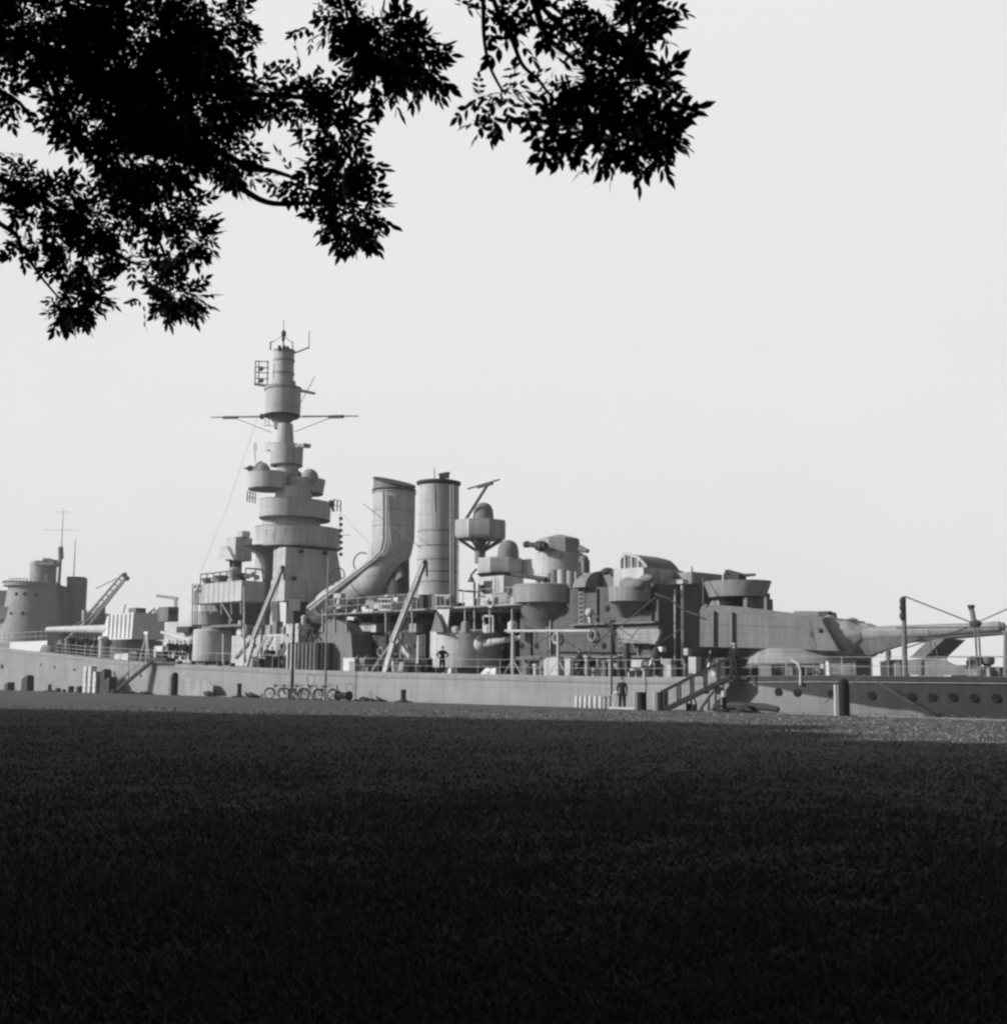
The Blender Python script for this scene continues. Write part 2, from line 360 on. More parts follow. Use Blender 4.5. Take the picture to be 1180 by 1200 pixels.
def rail(name, pts, hgt=1.0, n=3, post=2.0, r=.022, m='rail', parent=None):
    mb = MB()
    for a, b in zip(pts[:-1], pts[1:]):
        a, b = Vector(a), Vector(b); L = (b-a).length; k = max(1, round(L/post))
        for i in range(k+1):
            p = a.lerp(b, i/k); mb.tube(p, p+Vector((0, 0, hgt)), r*1.15, seg=5)
        for j in range(n):
            o = Vector((0, 0, hgt*(j+1)/n)); mb.tube(a+o, b+o, r*.7, seg=4)
    return part(name, mb, m, parent)
def wirepx(pts, r=.02, name='rigging_wire', m='wire', parent=None):
    mb = MB(); mb.path([S(*p) for p in pts], r, 5); return part(name, mb, m, parent)
def door(px, yt, yb, v, wd=.7, m='slate'):
    p = S(px, yt, v); z1 = p.z; z0 = zz(px, yb, v); mb = MB(); mb.box(p.x-wd/2, p.x+wd/2, v-.04, v+.02, z0, z1)
    o = part('door', mb, m); hb = MB(); hb.tube((p.x+wd*.32, v-.09, (z0+z1)/2-.12), (p.x+wd*.32, v-.09, (z0+z1)/2+.12), .02, seg=6); hb.build('handle', 'dark', o)
    return o

# --- forecastle, forward turret
b = MB(); n_ = 14
for i in range(n_):                     # breakwater plate
    a0 = U(-20)+ (U(53, 3)-U(-20))*i/n_; a1 = U(-20)+(U(53, 3)-U(-20))*(i+1)/n_
    b.box(a0, a1, 3.0, 3.12, DZ(a0), zz(26, 752, 3.0))
part('breakwater', b, 'white')
rail('forecastle_rail', [(U(-15, 3.2), 3.2, zz(26, 752, 3.0)), (U(52, 3.2), 3.2, zz(26, 752, 3.0))], 1.1, 2, 1.6, .035)
mb = MB()
c = S(54, 760, 3.2); 
mb.sphere((c.x, 3.6, c.z-.3), 1.15, 1.3, .8, .85); part('ventilator_cowl', mb, 'slate')
def boat_hull(uc, v, z, L, W, H, name='covered_boat', m='dark'):
    mb = MB(); rg = []
    for i in range(13):
        t = -1+2*i/12; wv = W/2*(1-abs(t)**2.5)+.02; sheer = .25*t*t
        rg.append([(uc+t*L/2, v+wv*k, z+zz_) for k, zz_ in ((-1, H*.6+sheer), (-.8, H*.25), (-.3, 0), (.3, 0), (.8, H*.25), (1, H*.6+sheer), (.45, H*.95+sheer), (0, H*1.1+sheer), (-.45, H*.95+sheer))])
    mb.loft(rg); return part(name, mb, m)
# forward turret
TA = MB(); v0 = 4.6
ua, ub = U(113, v0), U(152, v0)
_t = MB(); _, _, _, vA1, zbA, ztA = boxpx(_t, 113, 152, 190, 718, 749, v0)
vmid = (v0+vA1)/2
TA.loft([[(ua+1.6, v0, zbA), (ub, v0, zbA), (ub, vA1, zbA), (ua+1.6, vA1, zbA), (ua, vmid+1.6, zbA), (ua, vmid-1.6, zbA)],
         [(ua+2.0, v0+.1, ztA-.1), (ub, v0+.1, ztA), (ub, vA1-.1, ztA), (ua+2.0, vA1-.1, ztA-.1), (ua+1.0, vmid+1.5, ztA-.25), (ua+1.0, vmid-1.5, ztA-.25)]])
tA = part('main_turret', TA, 'white', label='forward main gun turret with vertical ribs')
rb = MB()
for k in range(6):
    x = ua+2.4+(ub-ua-2.6)*k/5.5; rb.box(x, x+.09, v0-.05, v0+.02, zbA+.1, ztA-.1)
rb.build('rib', 'slate', tA)
hd = MB(); hd.box(ub-2.2, ub-.6, v0+.6, v0+1.8, ztA, ztA+.55); hd.box(ub-1.2, ub-.2, v0+3, v0+4, ztA, ztA+.45); hd.build('roof_hood', 'slate', tA)
gl = MB(); gl.tube((ub-3.2, v0+.5, ztA), (ub-2.8, v0+.5, ztA+1.0), .06); gl.tube((ub-.2, v0+2, ztA), (ub+1.0, v0+2, ztA+.5), .12, .06); gl.build('light_gun', 'dark', tA)
for vv in (vmid-1.25, vmid+1.25):
    gb = MB(); zb = zz(100, 738, v0)
    gb.path([(ua+1.8, vv, zb-.05), (ua-1, vv, zb), (ua-5, vv, zb+.12), (U(66, v0+2), vv, zb+.3)], [.62, .48, .42, .32], 16)
    gb.build('gun_barrel', 'light', tA)
bb = MB(); bb.lathe(((ua+ub)/2, vmid), [(3.4, DZ(40)), (3.4, zbA-.05)], 32); part('barbette', bb, 'slate')
b = MB(); b.lathe((U(119, 3.0), 3.0), [(.42, DZ(28)), (.42, zz(119, 752, 3.0)), (.6, zz(119, 749, 3)), (.5, zz(119, 746, 3))], 16); part('ventilator', b, 'light')
# tripod of spars and locker abaft the turret
b = MB()
for x in (163, 175, 171): b.tube(S(x, 776, 2.0), S(172, 742, 2.0), .07, seg=6)
b.bar(S(169.5, 742, 2.0), S(174, 742, 2.0), .2, .3); part('spar_tripod', b, 'white')
b = MB(); boxpx(b, 180, 190, 193.5, 757, 777, 2.6); part('deck_locker', b, 'white', label='white deck locker')
# forward deckhouse and light gun positions
b = MB(); boxpx(b, 192, 224, 236, 728, 779, 6.0); part('deckhouse', b, 'light')
b = MB(); x = boxpx(b, 185, 197, 209, 711, 728, 6.5); fc = part('fire_control_box', b, 'slate')
b = MB(); e0 = x[1]
dw = (x[3]-x[2])/4
for k in range(4): b.box(e0-.01, e0+.03, x[2]+dw*(k+.2), x[2]+dw*(k+.8), x[4]+.7, x[5]-.35)
b.build('window', 'glass', fc)
b = MB(); boxpx(b, 207, 221, 232, 734, 741, 5.2); part('ammunition_locker', b, 'dark')

def drum_gun(a, c_, yt, yb, v, side, bx, by, ex, ey, m='light', name='secondary_turret', label=None):
    """closed secondary turret: faceted drum, barrel from (bx,by) to (ex,ey)"""
    mb = MB(); mx = (a+c_)/2; s = sc(mx, v); r = (c_-a)/2/s; cx = U(mx, v); z0 = zz(mx, yb, v); z1 = zz(mx, yt, v)
    mb.lathe((cx, v), [(r*.97, z0), (r, z0+.15), (r, z1-.12), (r*.93, z1)], 30); o = part(name, mb, m, label=label)
    bs = MB(); bs.lathe((cx, v), [(r*.72, DZ(cx)), (r*.72, z0-.02)], 24); bs.build('turret_base', 'slate', o)
    gb = MB(); p0 = S(bx, by, v-r*.3); p1 = S(ex, ey, v-r*.3)
    gb.path([p0, p0.lerp(p1, .3), p0.lerp(p1, .31), p1], [.34, .26, .22, .14], 14); gb.build('gun_barrel', m, o)
    sh = MB(); sh.sphere(tuple(p0), .62, 1, 1, .95); sh.build('mantlet', m, o)
    hb = MB(); hb.box(cx-.6, cx+.5, v-.5, v+.5, z1, z1+.3); hb.build('hatch', 'mid', o)
    return o
drum_gun(225, 270, 738, 775, 4.2, -1, 226, 752, 189, 741, label='forward secondary gun turret')
# --- bridge
b = MB(); boxpx(b, 238, 270, 312, 702, 787, 5.4); part('bridge_base', b, 'slate')
b = MB(); m_ = cyl(b, 222, 272, 718, 733, 5.0, 32); part('lower_bridge', b, 'grey')
b = MB(); x = boxpx(b, 224, 283, 317, 680, 704, 2.8); ub2 = x
br = part('upper_bridge', b, 'light')
b = MB()
for k in range(9): b.box(x[0]+.6+k*(x[1]-x[0]-1)/9, x[0]+.66+k*(x[1]-x[0]-1)/9, x[2]-.03, x[2]+.01, x[4], x[5])
b.build('plate_seam', 'grey', br)
b = MB(); zt = x[5]; u_0, u_1, v_0, v_1 = x[:4]
for k in range(7):
    a_ = u_0+1+k*(u_1-u_0-2)/6; b.tube((a_, v_0+.4, zt), (a_, v_0+.4, zt+1.0), .05, seg=5)
b.tube((u_0+1, v_0+.4, zt+1), (u_1-1, v_0+.4, zt+1), .06, seg=5)
for k in range(5): b.tube((u_1-.4, v_0+.6+k*1.0, zt), (u_1-.4, v_0+.6+k*1.0, zt+1.15), .05, seg=5)
b.tube((u_1-.4, v_0+.6, zt+1.15), (u_1-.4, v_1-.4, zt+1.15), .07, seg=5)
part('bridge_rail', b, 'dark')
for (px, w1, hh, mm) in [(240, 1.6, .75, 'slate'), (249, 1.2, .6, 'light'), (254, 1.4, .9, 'slate'), (268, 1.3, 1.5, 'light'), (277, 1.3, .9, 'dark')]:
    b = MB(); uc = U(px, v_0+1.5); b.lathe((uc, v_0+1.6), [(w1*.35, zt), (w1*.4, zt+hh*.6), (w1*.5, zt+hh*.62), (w1*.5, zt+hh*.95), (w1*.3, zt+hh)], 14); part('signal_lamp' if mm != 'light' else 'instrument_stand', b, mm)
b = MB()
for k in range(7): b.sphere((u_1-.5-(k % 3)*.3, v_0+.9+k*.65, zt+.45+.2*(k % 2)), .28, 1, 1.2, 1, 8, 5)
part('rolled_canvas', b, 'canvas_light')
for px in (226, 229, 231.5): wirepx([(px, 684, 2.5), (px-.5, 736, 2.5)], .05, 'halyard_pole')
b = MB(); p = S(231, 688, 2.6); b.torus((p.x, 2.5, p.z), (0, 1, 0), .3, .1); part('lifebuoy', b, 'white')
for px in (236, 247, 259, 271, 282): wirepx([(px, 704, 3.0), (px+.5, 720, 3.0)], .07, 'bridge_stanchion', 'grey')
wirepx([(258, 704, 3.0), (272, 728, 3.0)], .05, 'bridge_stanchion', 'grey')
b = MB(); x = boxpx(b, 246, 283, 316, 731, 734, 3.4); part('bridge_gallery', b, 'slate')
# anti-aircraft director on the bridge
b = MB(); p = S(277, 655, 6); b.lathe((p.x, 6), [(1.1, zt), (.8, zt+.4), (.55, zt+.6), (.55, p.z+.1)], 18); dr = part('director', b, 'slate', label='boxy shielded director on the bridge roof')
b = MB(); x = boxpx(b, 265, 276, 295, 629, 656, 4.8); b.build('director_house', 'grey', dr)
b = MB(); boxpx(b, 278, 284, 293, 622, 629, 5.2); b.build('roof_box', 'grey', dr)
b = MB(); b.panel([S(256, 654.5, 4.4), S(274, 656, 4.4), S(265, 640, 4.4), S(259, 639, 4.4)], (0, 1, 0), .5); b.build('shield_flap', 'light', dr)
b = MB(); b.tube(S(270, 655, 4.8), S(270.5, 668, 4.8), .12); b.tube(S(275, 655, 4.8), S(275, 668, 4.8), .1); b.build('strut', 'dark', dr)

# --- tower mast. Everything on its axis at v = VT
VT = 8.0
b = MB()
ax = lambda px, py: S(px, py, VT)
# base: broad plated tower, lit narrow near side and wide after face
zb = DZ(U(360))+2.2
ua_, ub_ = U(320, VT-3.2, 670), U(334, VT-3.2, 670)
ztop = zz(334, 641, VT-3.2); z2 = zz(334, 704, VT-3.2)
vr = lambda c_: next(v for v in np.arange(VT-3.2, VT+16, .05) if (lambda p: CX+F*p.dot(right)/p.dot(fwd))(world(ub_, v, 9)-CAM) >= c_)
vt1, vt2 = vr(391), vr(399)
b.loft([[(ua_, VT-3.2, z2), (ub_, VT-3.2, z2), (ub_+.9, vt2, z2), (ua_, vt2, z2)], [(ua_, VT-3.2, ztop), (ub_, VT-3.2, ztop), (ub_+.3, vt1, ztop), (ua_, vt1, ztop)]])
b2_ = MB(); b2_.loft([[(ua_+.5, VT-2.0, zb-3), (ub_-.3, VT-2.0, zb-3), (ub_+1, vt2+.4, zb-3), (ua_, vt2+.4, zb-3)], [(ua_+.5, VT-2.0, z2-.01), (ub_-.3, VT-2.0, z2-.01), (ub_+.9, vt2, z2-.01), (ua_, vt2, z2-.01)]])
tw = part('tower', b, 'grey', label='plated lower tower of the mast'); part('tower_base', b2_, 'iron')
for px, py in ((353, 646), (345, 678), (381, 648)):
    d_ = ray(px, py); t_ = ((ub_+.35) - (CAM-ORG).dot(UH))/d_.dot(UH); P = CAM+d_*t_-ORG
    bb = MB(); bb.tube((ub_+.2, P.dot(VH), P.z), (ub_+.45, P.dot(VH), P.z), .2, seg=12); bb.build('scuttle', 'dark', tw)
b = MB(); p = S(314, 645, 5.6); b.loft([[(p.x+k*math.cos(a), 5.6+k*math.sin(a), z) for a in np.linspace(0, 2*math.pi, 15)[:-1]] for k, z in ((.42, zz(314, 735, 5.6)), (.4, zz(314, 680, 5.6)), (.7, zz(314, 660, 5.6)), (1.1, zz(314, 650, 5.6)), (2.3, zz(314, 641, 5.6)))])
part('mast_leg', b, 'slate')
wirepx([(322, 705, 5.5), (323, 735, 5.5)], .45, 'mast_leg', 'grey')
for x_ in (300, 303, 306.5, 320): wirepx([(x_, 641, 5.0), (x_+.5, 672, 5.0)], .03)

def oval(cu, cv, ru, rv, z0, z1, k0=1.0, k1=1.0, n=36):
    return [[(cu+ru*k*math.cos(a), cv+rv*k*math.sin(a), z) for a in np.linspace(0, 2*math.pi, n+1)[:-1]] for k, z in ((k0, z0), (k1, z1))]
def plat(x0, x1, yt, yb, v, m='grey', depth_ratio=.75, lip=True, k0=.98, name='lookout_platform', floor=True):
    """rounded gallery athwartships: screen wall with dark recessed underside"""
    mx = (x0+x1)/2; s = sc(mx, v); hw = (x1-x0)/2/s; rv = hw/.93; ru = rv*depth_ratio
    hw_ = math.sqrt((ru*.60)**2+(rv*.82)**2); f_ = hw/hw_; ru *= f_; rv *= f_
    cu = U(mx, v, (yt+yb)/2); z0 = zz(mx, yb, v); z1 = zz(mx, yt, v)
    mb = MB(); mb.loft(oval(cu, v, ru, rv, z0, z1, k0, 1.0)); o = part(name, mb, m)
    if lip:
        l = MB(); l.loft(oval(cu, v, ru, rv, z0-.12, z0-.01, k0*.99, k0*1.02)); l.build('floor_rim', 'slate', o)
        l = MB(); l.loft(oval(cu, v, ru, rv, z1, z1+.07, 1.0, 1.015)); l.build('top_rim', m, o)
    return o, cu, ru, rv, z0, z1
# neck of the tower
def col_(x0, x1, yt, yb, m='grey', name='tower_neck', v=VT, x0b=None, x1b=None, seg=28, dr=1.0):
    mx = (x0+x1)/2; s = sc(mx, v); r = (x1-x0)/2/s; rb_ = r if x0b is None else (x1b-x0b)/2/s; cu = U(mx, v, (yt+yb)/2)
    mb = MB(); z0 = zz(mx, yb, v); z1 = zz(mx, yt, v)
    mb.lathe((cu, v), [(rb_, z0), (r, z1)], seg, sy=dr); return part(name, mb, m)
PX = []
plat(298, 400, 621, 643, VT, 'grey', .9)
col_(306, 376, 606, 622); 
plat(303, 389, 589, 608.5, VT, 'grey', .8)
col_(322, 366, 572, 592)
plat(290, 338, 555, 573, VT-2.2, 'grey', 1.0)
plat(330, 382, 563, 578, VT+1.2, 'grey', .9, k0=.9)
col_(323, 350, 540, 575)
plat(316, 356, 523, 545, VT, 'grey', 1.0)
col_(325, 343, 497, 525, x0b=322, x1b=345)
b = MB(); mx = 331.5; s = sc(mx, VT); cu = U(mx, VT, 460)
b.lathe((cu, VT), [(9/s, zz(mx, 502, VT)), (10/s, zz(mx, 495, VT)), (19/s, zz(mx, 487, VT))], 28); part('flared_collar', b, 'slate')
col_(310, 353, 458, 486.5, name='fire_control_top')
b = MB(); b.lathe((cu, VT), [(22.5/s, zz(mx, 458, VT)), (22.8/s, zz(mx, 454.5, VT)), (17/s, zz(mx, 454, VT))], 28); part('top_rim', b, 'mid')
b = MB(); b.lathe((cu, VT), [(20/s, zz(mx, 489, VT)), (22.5/s, zz(mx, 486.8, VT))], 28); part('floor_rim', b, 'dark')
col_(318, 347, 447, 455); col_(319.5, 345, 411, 447, name='rangefinder_tower')
for py in (412, 423, 438, 447.5):
    b = MB(); b.lathe((cu, VT), [(13.2/s, zz(mx, py+1.2, VT)), (13.5/s, zz(mx, py, VT)), (13.2/s, zz(mx, py-1, VT))], 28); part('hoop', b, 'mid')
b = MB()
for px, yt in ((327.5, 405), (333, 405), (337, 406)): b.tube(S(px, 411, VT-1), S(px, yt, VT-1), .16, seg=8)
b.tube(S(332, 411, VT), S(332.5, 389, VT), .07); b.sphere(tuple(S(332.5, 391, VT)), .3, .8, .8, 1.3); b.sphere(tuple(S(332, 397, VT)), .2, .8, .8, 1.3)
b.tube(S(332.5, 389, VT), S(332.5, 375, VT), .03); part('masthead_light', b, 'dark')
b = MB(); b.path([S(317, 410, VT), S(317, 401, VT), S(320, 400, VT)], .07, 6); b.tube(S(343, 400, VT), S(343, 411, VT), .05); b.path([S(344, 414, VT), S(362, 407, VT)], .08, 6); b.tube(S(362, 408, VT), S(362.5, 388, VT), .04)
b.tube(S(319, 401, VT), S(330, 394, VT), .03, seg=4); b.tube(S(334, 395, VT), S(343, 402, VT), .03, seg=4); part('aerial', b, 'dark')
# radar frame on the left of the rangefinder
b = MB(); vf = VT-1.5
for px in (299.5, 303.5, 314): b.tube(S(px, 422.5, vf), S(px-.7, 450.5, vf), .055, seg=5)
for py in (423, 430, 436, 443, 450): b.tube(S(299.5, py, vf), S(314.5, py+1, vf), .055, seg=5)
b.sphere(tuple(S(306, 432, vf)), .32, 1.2, .6, .7); b.sphere(tuple(S(306, 446, vf)), .32, 1.2, .6, .7)
b.bar(S(299, 450, vf), S(317, 453, vf), .25, .25); part('radar_aerial', b, 'dark')
# yards
b = MB(); b.path([S(247, 489, VT), S(310, 488, VT)], [.05, .09], 6); b.tube(S(262, 489.3, VT), S(278, 489, VT), .15); b.sphere(tuple(S(307, 488, VT)), .28); part('signal_yard', b, 'dark')
b = MB(); b.path([S(354, 488, VT), S(420, 487.5, VT)], [.09, .05], 6); b.tube(S(386, 488.3, VT), S(402, 488, VT), .16); part('signal_yard', b, 'dark')
b = MB(); b.tube(S(350, 457, VT), S(368.5, 461, VT), .16, .12); part('yard_boom', b, 'dark')
for p in ([(347, 482, VT), (369, 441, VT)], [(278, 491, VT), (319, 507, VT)], [(386, 490, VT), (345, 506, VT)], [(311, 489, VT), (311, 497, VT)], [(315, 489, VT), (315, 499, VT)], [(309, 498.5, VT), (322, 499, VT)]): wirepx(p, .035)
# domes and fittings of the tower
b = MB(); p = S(307, 556, VT-2.4); s = sc(307, VT-2.4); b.sphere((p.x, VT-2.4, p.z), 11/s, 1, 1, 1.35, 20, 8, 0); o = part('searchlight', b, 'mid')
b = MB()
for a in (-.5, 0, .45):
    b.path([(p.x+math.cos(t)*11.3/s*math.cos(-1.9+a), VT-2.4+math.cos(t)*11.3/s*math.sin(-1.9+a), p.z+math.sin(t)*15.2/s) for t in np.linspace(.05, 1.5, 8)], .09, 5)
b.build('canvas_strap', 'light', o)
b = MB(); b.tube(S(296, 548, VT-2.4), S(286.5, 549, VT-2.4), .18, .08); b.sphere(tuple(S(293, 549, VT-2.4)), .3); part('light_gun', b, 'dark')
b = MB(); p = S(363, 560, VT+1); s = sc(363, VT+1); b.sphere(tuple(p), 10.5/s, 1, 1, 1.05, 20, 12); o = part('searchlight', b, 'mid')
b = MB(); q_ = S(357, 559, VT+1); b.sphere((q_.x, VT+.3, q_.z), 5.5/s, .9, .8, 1.1); b.build('lamp_glass', 'dark', o)
b = MB(); b.torus(tuple(S(299, 524, VT-1.5)), (.3, 1, 0), .42, .05); b.tube(S(299, 530, VT-1.5), S(299, 541, VT-1.5), .05); b.box(*[k for k in (S(311, 521, VT-1).x, S(321, 521, VT-1).x)], VT-1, VT-.4, zz(316, 527, VT-1), zz(316, 519, VT-1)); part('direction_finder', b, 'light')
for a, c_, yt, yb in ((312, 316, 519, 526), (346, 351, 521, 524), (352, 356, 520, 524)):
    b = MB(); b.box(U(a, VT-.5, yt), U(c_, VT-.5, yt), VT-.5, VT+.3, zz(a, yb, VT-.5), zz(a, yt, VT-.5)); part('instrument_box', b, 'mid')
rail('lookout_basket', [S(289.5, 588, VT-2), S(299, 590, VT-2)], 1.0, 2, .5, .05, 'dark'); rail('lookout_basket', [S(391, 598, VT), S(399, 600, VT)], 1.0, 2, .5, .05, 'dark')
b = MB(); b.sphere(tuple(S(388, 590, VT)), .32); b.tube(S(388, 591, VT), S(391, 599, VT), .12); part('binocular_sight', b, 'dark')
b = MB()
for i, py in enumerate(range(606, 650, 7)): b.box(S(397.5, py, VT+2).x, S(399.5, py, VT+2).x, VT+2, VT+2.2, zz(398, py+3.4, VT+2), zz(398, py, VT+2))
part('signal_flags', b, 'dark')
wirepx([(398.5, 602, VT+2.1), (398.5, 650, VT+2.1)], .03); wirepx([(401, 627, VT), (411, 627, VT)], .03)
b = MB()
for k in range(8):
    px = 312+k*11.2; b.tube(S(px, 619+abs(k-2)*.6, 3.8), S(px, 627+abs(k-2)*.6, 3.8), .03, seg=4)
part('stiffener', b, 'slate')

# --- funnels
VF = 8.5
def ring_u(cu, cw, ang, r, n=32, rvv=None):       # ring perpendicular to a direction in the u-w plane
    dx, dz = math.sin(ang), -math.cos(ang)        # in-plane normal of the path
    return [(cu + r*math.cos(a)*math.cos(ang), VF + (rvv or r)*math.sin(a), cw + r*math.cos(a)*math.sin(ang)) for a in np.linspace(0, 2*math.pi, n+1)[:-1]]
s = sc(461, VF); r = 25.5/s
f1 = MB(); cu = U(461, VF, 620)
zc = zz(461, 577, VF); zk = zz(461, 632, VF)
rings = [ring_u(cu, zc, 0, r), ring_u(cu, zk, 0, r)]
e = S(362, 722, VF); k0 = S(452, 662, VF)
rings.append(ring_u(cu-.35, zk-1.0, R(-14), r*.99)); rings.append(ring_u(cu-1.3, zk-2.3, R(-30), r*.97)); rings.append(ring_u(cu-2.5, zk-3.4, R(-50), r*.93))
rings.append(ring_u(e.x, e.z, R(-55), r*.74)); rings.append(ring_u(e.x-2.0, e.z-1.6, R(-55), r*.70))
f1.loft(rings); fo = part('funnel', f1, 'grey', label='forward funnel with trunk sloping down towards the bow')
b = MB(); b.loft([ring_u(cu, zc+.15, 0, r*1.05), ring_u(cu, zc+.16, 0, r*.9), ring_u(cu, zc-.05, 0, r*.9), ring_u(cu, zc-.1, 0, r*1.06)]); b.build('collar', 'slate', fo)
b = MB(); b.loft([ring_u(cu, zc+.1, 0, r*.99), [(cu+r*.98*math.cos(a), VF+r*.98*math.sin(a), zc+.25+(.5-.5*math.cos(a))*1.15) for a in np.linspace(0, 2*math.pi, 33)[:-1]]]); b.build('cowl', 'slate', fo)
b = MB(); b.loft([[(cu+r*1.01*math.cos(a), VF+r*1.01*math.sin(a), zc+.25+(.5-.5*math.cos(a))*1.15+q_) for a in np.linspace(0, 2*math.pi, 33)[:-1]] for q_ in (0, .12)]); b.build('cowl_rim', 'dark', fo)
for off, rr_ in ((0, .16), (.5, .09)):
    b = MB(); pts = [(449+off*8, 577), (449+off*8, 632), (446+off*8, 645), (437+off*8, 655), (361+off*4, 712+off*6)]
    b.path([S(x_, y_, VF-r-.1+off*.1) for x_, y_ in pts], rr_, 8); b.build('steam_pipe', 'light', fo)
for px, py in ((423, 650), (395, 668)):
    b = MB(); b.torus(tuple(S(px, py+8, VF-1.5)), (.3, -1, .2), .8, .06, 20); b.build('guy_hoop', 'dark', fo)
for py in (600, 618):
    b = MB(); b.loft([ring_u(cu, zz(461, py, VF)-.03, 0, r*1.006), ring_u(cu, zz(461, py, VF)+.03, 0, r*1.006)]); b.build('band', 'slate', fo)
for k in range(5):
    t_ = (k+.6)/5.2; cu_, cw_ = (cu-2.5)*(1-t_)+e.x*t_, (zk-3.4)*(1-t_)+e.z*t_; rr_ = r*(.93*(1-t_)+.74*t_)
    b = MB(); b.loft([ring_u(cu_+.05, cw_+.04, R(-55), rr_*1.015), ring_u(cu_-.05, cw_-.04, R(-55), rr_*1.015)]); b.build('band', 'slate', fo)
# supports under the slanting trunk
b = MB()
for px, yt in ((440, 690), (420, 692)): b.bar(S(px, yt, VF), S(px, 745, VF), .35, .35)
b.bar(S(471, 670, VF), S(440, 694, VF), .3, .9); part('trunk_support', b, 'slate')
b = MB(); cyl(b, 455, 479, 652, 732, VF+.6, 32, 452, 480); part('funnel_uptake', b, 'iron')
s = sc(513, VF); r = 24.2/s; cu = U(513, VF, 640)
b = MB(); zt2 = zz(513, 566, VF); b.lathe((cu, VF), [(r, zz(513, 745, VF)), (r, zt2)], 40); f2 = part('funnel', b, 'grey', label='straight upright after funnel with riveted bands')
b = MB(); b.lathe((cu, VF), [(r*1.0, zt2-.3), (r*1.1, zt2-.12), (r*1.1, zt2+.05), (r*.92, zt2+.12), (r*.9, zt2-.2)], 40); b.build('collar', 'dark', f2)
for py in (624, 641, 657, 671, 683, 706):
    b = MB(); z = zz(513, py, VF); b.lathe((cu, VF), [(r*1.001, z-.05), (r*1.008, z-.03), (r*1.008, z+.03), (r*1.001, z+.05)], 40); b.build('band', 'slate', f2)
for px, rr_ in ((528.5, .1), (531.5, .07), (511, .035)):
    b = MB(); b.tube(S(px, 568, VF-r*.9), S(px, 722 if px > 520 else 622, VF-r*.9), rr_); b.build('steam_pipe', 'mid', f2)
b = MB()
for k in range(34): z = 640+k*2.5; b.tube(S(535, z, VF-.5), S(537.5, z, VF-.5), .03, seg=4)
b.tube(S(537.5, 570, VF-.5), S(537.5, 725, VF-.5), .03, seg=4); b.build('ladder', 'slate', f2)
b = MB()
for px in (524, 528, 532): b.lathe((U(px, VF), VF-1), [(.14, zt2), (.14, zt2+.35), (.2, zt2+.36), (.2, zt2+.5)], 8)
b.tube(S(511, 600, VF-r), S(509, 548, VF-r), .06, .03); b.build('whistle', 'dark', f2)
b = MB(); cyl(b, 473, 512, 726, 745, 6.5, 24, 470, 515); part('funnel_casing', b, 'mid')
b = MB(); b.lathe((U(481, 5), 5), [(.45, zz(481, 724, 5)), (.5, zz(481, 714, 5)), (.35, zz(481, 708, 5))], 14); part('ventilator', b, 'white')

# --- midship deckhouse, galleries and rails
VD = 2.4; VH2 = 4.6
zg = zz(480, 714, VD)
b = MB(); b.box(U(376, VD), U(612, VD), VD, 2*VC-VD, zg-.12, zg); part('boat_deck', b, 'mid')
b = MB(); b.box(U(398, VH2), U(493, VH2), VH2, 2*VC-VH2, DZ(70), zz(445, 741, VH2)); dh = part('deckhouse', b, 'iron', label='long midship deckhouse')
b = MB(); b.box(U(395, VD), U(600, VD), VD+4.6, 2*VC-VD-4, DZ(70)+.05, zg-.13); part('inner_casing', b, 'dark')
rail('boat_deck_rail', [(U(378, VD), VD+.1, zg), (U(486, VD), VD+.1, zg)], 1.15, 2, 1.5, .03)
rail('boat_deck_rail', [(U(540, VD), VD+.1, zg), (U(612, VD), VD+.1, zg)], 1.15, 2, 1.5, .03)
for px in (378, 392, 406, 452, 483, 545, 556, 574, 600): b = MB(); b.tube(S(px, 714, VD+.1), S(px, 741, VD+.1), .06, seg=6); part('deck_pillar', b, 'rail')
b = MB()
for px in np.linspace(443.5, 458, 5): b.tube(S(px, 702, VD-.1), S(px, 716, VD-.1), .04, seg=4)
for py in (702, 708, 715): b.tube(S(443, py, VD-.1), S(458.5, py, VD-.1), .05, seg=4)
part('landing_gate', b, 'white')
b = MB(); b.box(U(459, 5), U(470, 5), 5, 5.8, zz(465, 714, 5), zz(465, 700, 5)); part('equipment_locker', b, 'white')
b = MB()
for px in (509.5, 516, 521.5, 527.5): b.tube(S(px, 698, VD-.2), S(px, 711, VD-.2), .06, seg=4)
b.tube(S(509, 698, VD-.2), S(528, 698, VD-.2), .06, seg=4); b.tube(S(509, 711, VD-.2), S(528, 711, VD-.2), .06, seg=4); part('landing_gate', b, 'light')
b = MB(); b.panel([S(510, 711, VD), S(527, 711, VD), S(524, 740, VD), S(517, 724, VD)], (0, 1, 0), .1); part('hanging_canvas', b, 'canvas_light')
b = MB(); b.panel([S(505, 740, VD-.4), S(511, 717, VD-.4), S(517, 730, VD-.4), S(520, 741, VD-.4)], (0, 1, 0), .25); part('canvas_hood', b, 'slate')
for px, py in ((438, 757), (462, 757), (486, 757)): porthole(px, py, VH2, .95)
door(418, 754, 786, VH2, 1.0, 'dark'); door(411, 752, 770, VH2, .6, 'dark')
b = MB(); x = boxpx(b, 402, 415, 417.5, 771, 787, 2.2); part('deck_locker', b, 'white', label='white locker at the deck edge')
b = MB(); b.panel([S(463, 748, VD-.5), S(468, 747, VD-.5), S(483, 768, VD-.5), S(482, 772, VD-.5)], (0, -1, 0), .3); part('stowed_stabiliser', b, 'light')
b = MB(); b.box(U(487.5, VD-.4), U(489.5, VD-.4), VD-.4, VD, zz(488, 787, VD), zz(488, 745, VD)); part('bulkhead_end', b, 'light')
b = MB()
c_ = S(428, 776, 3.0)
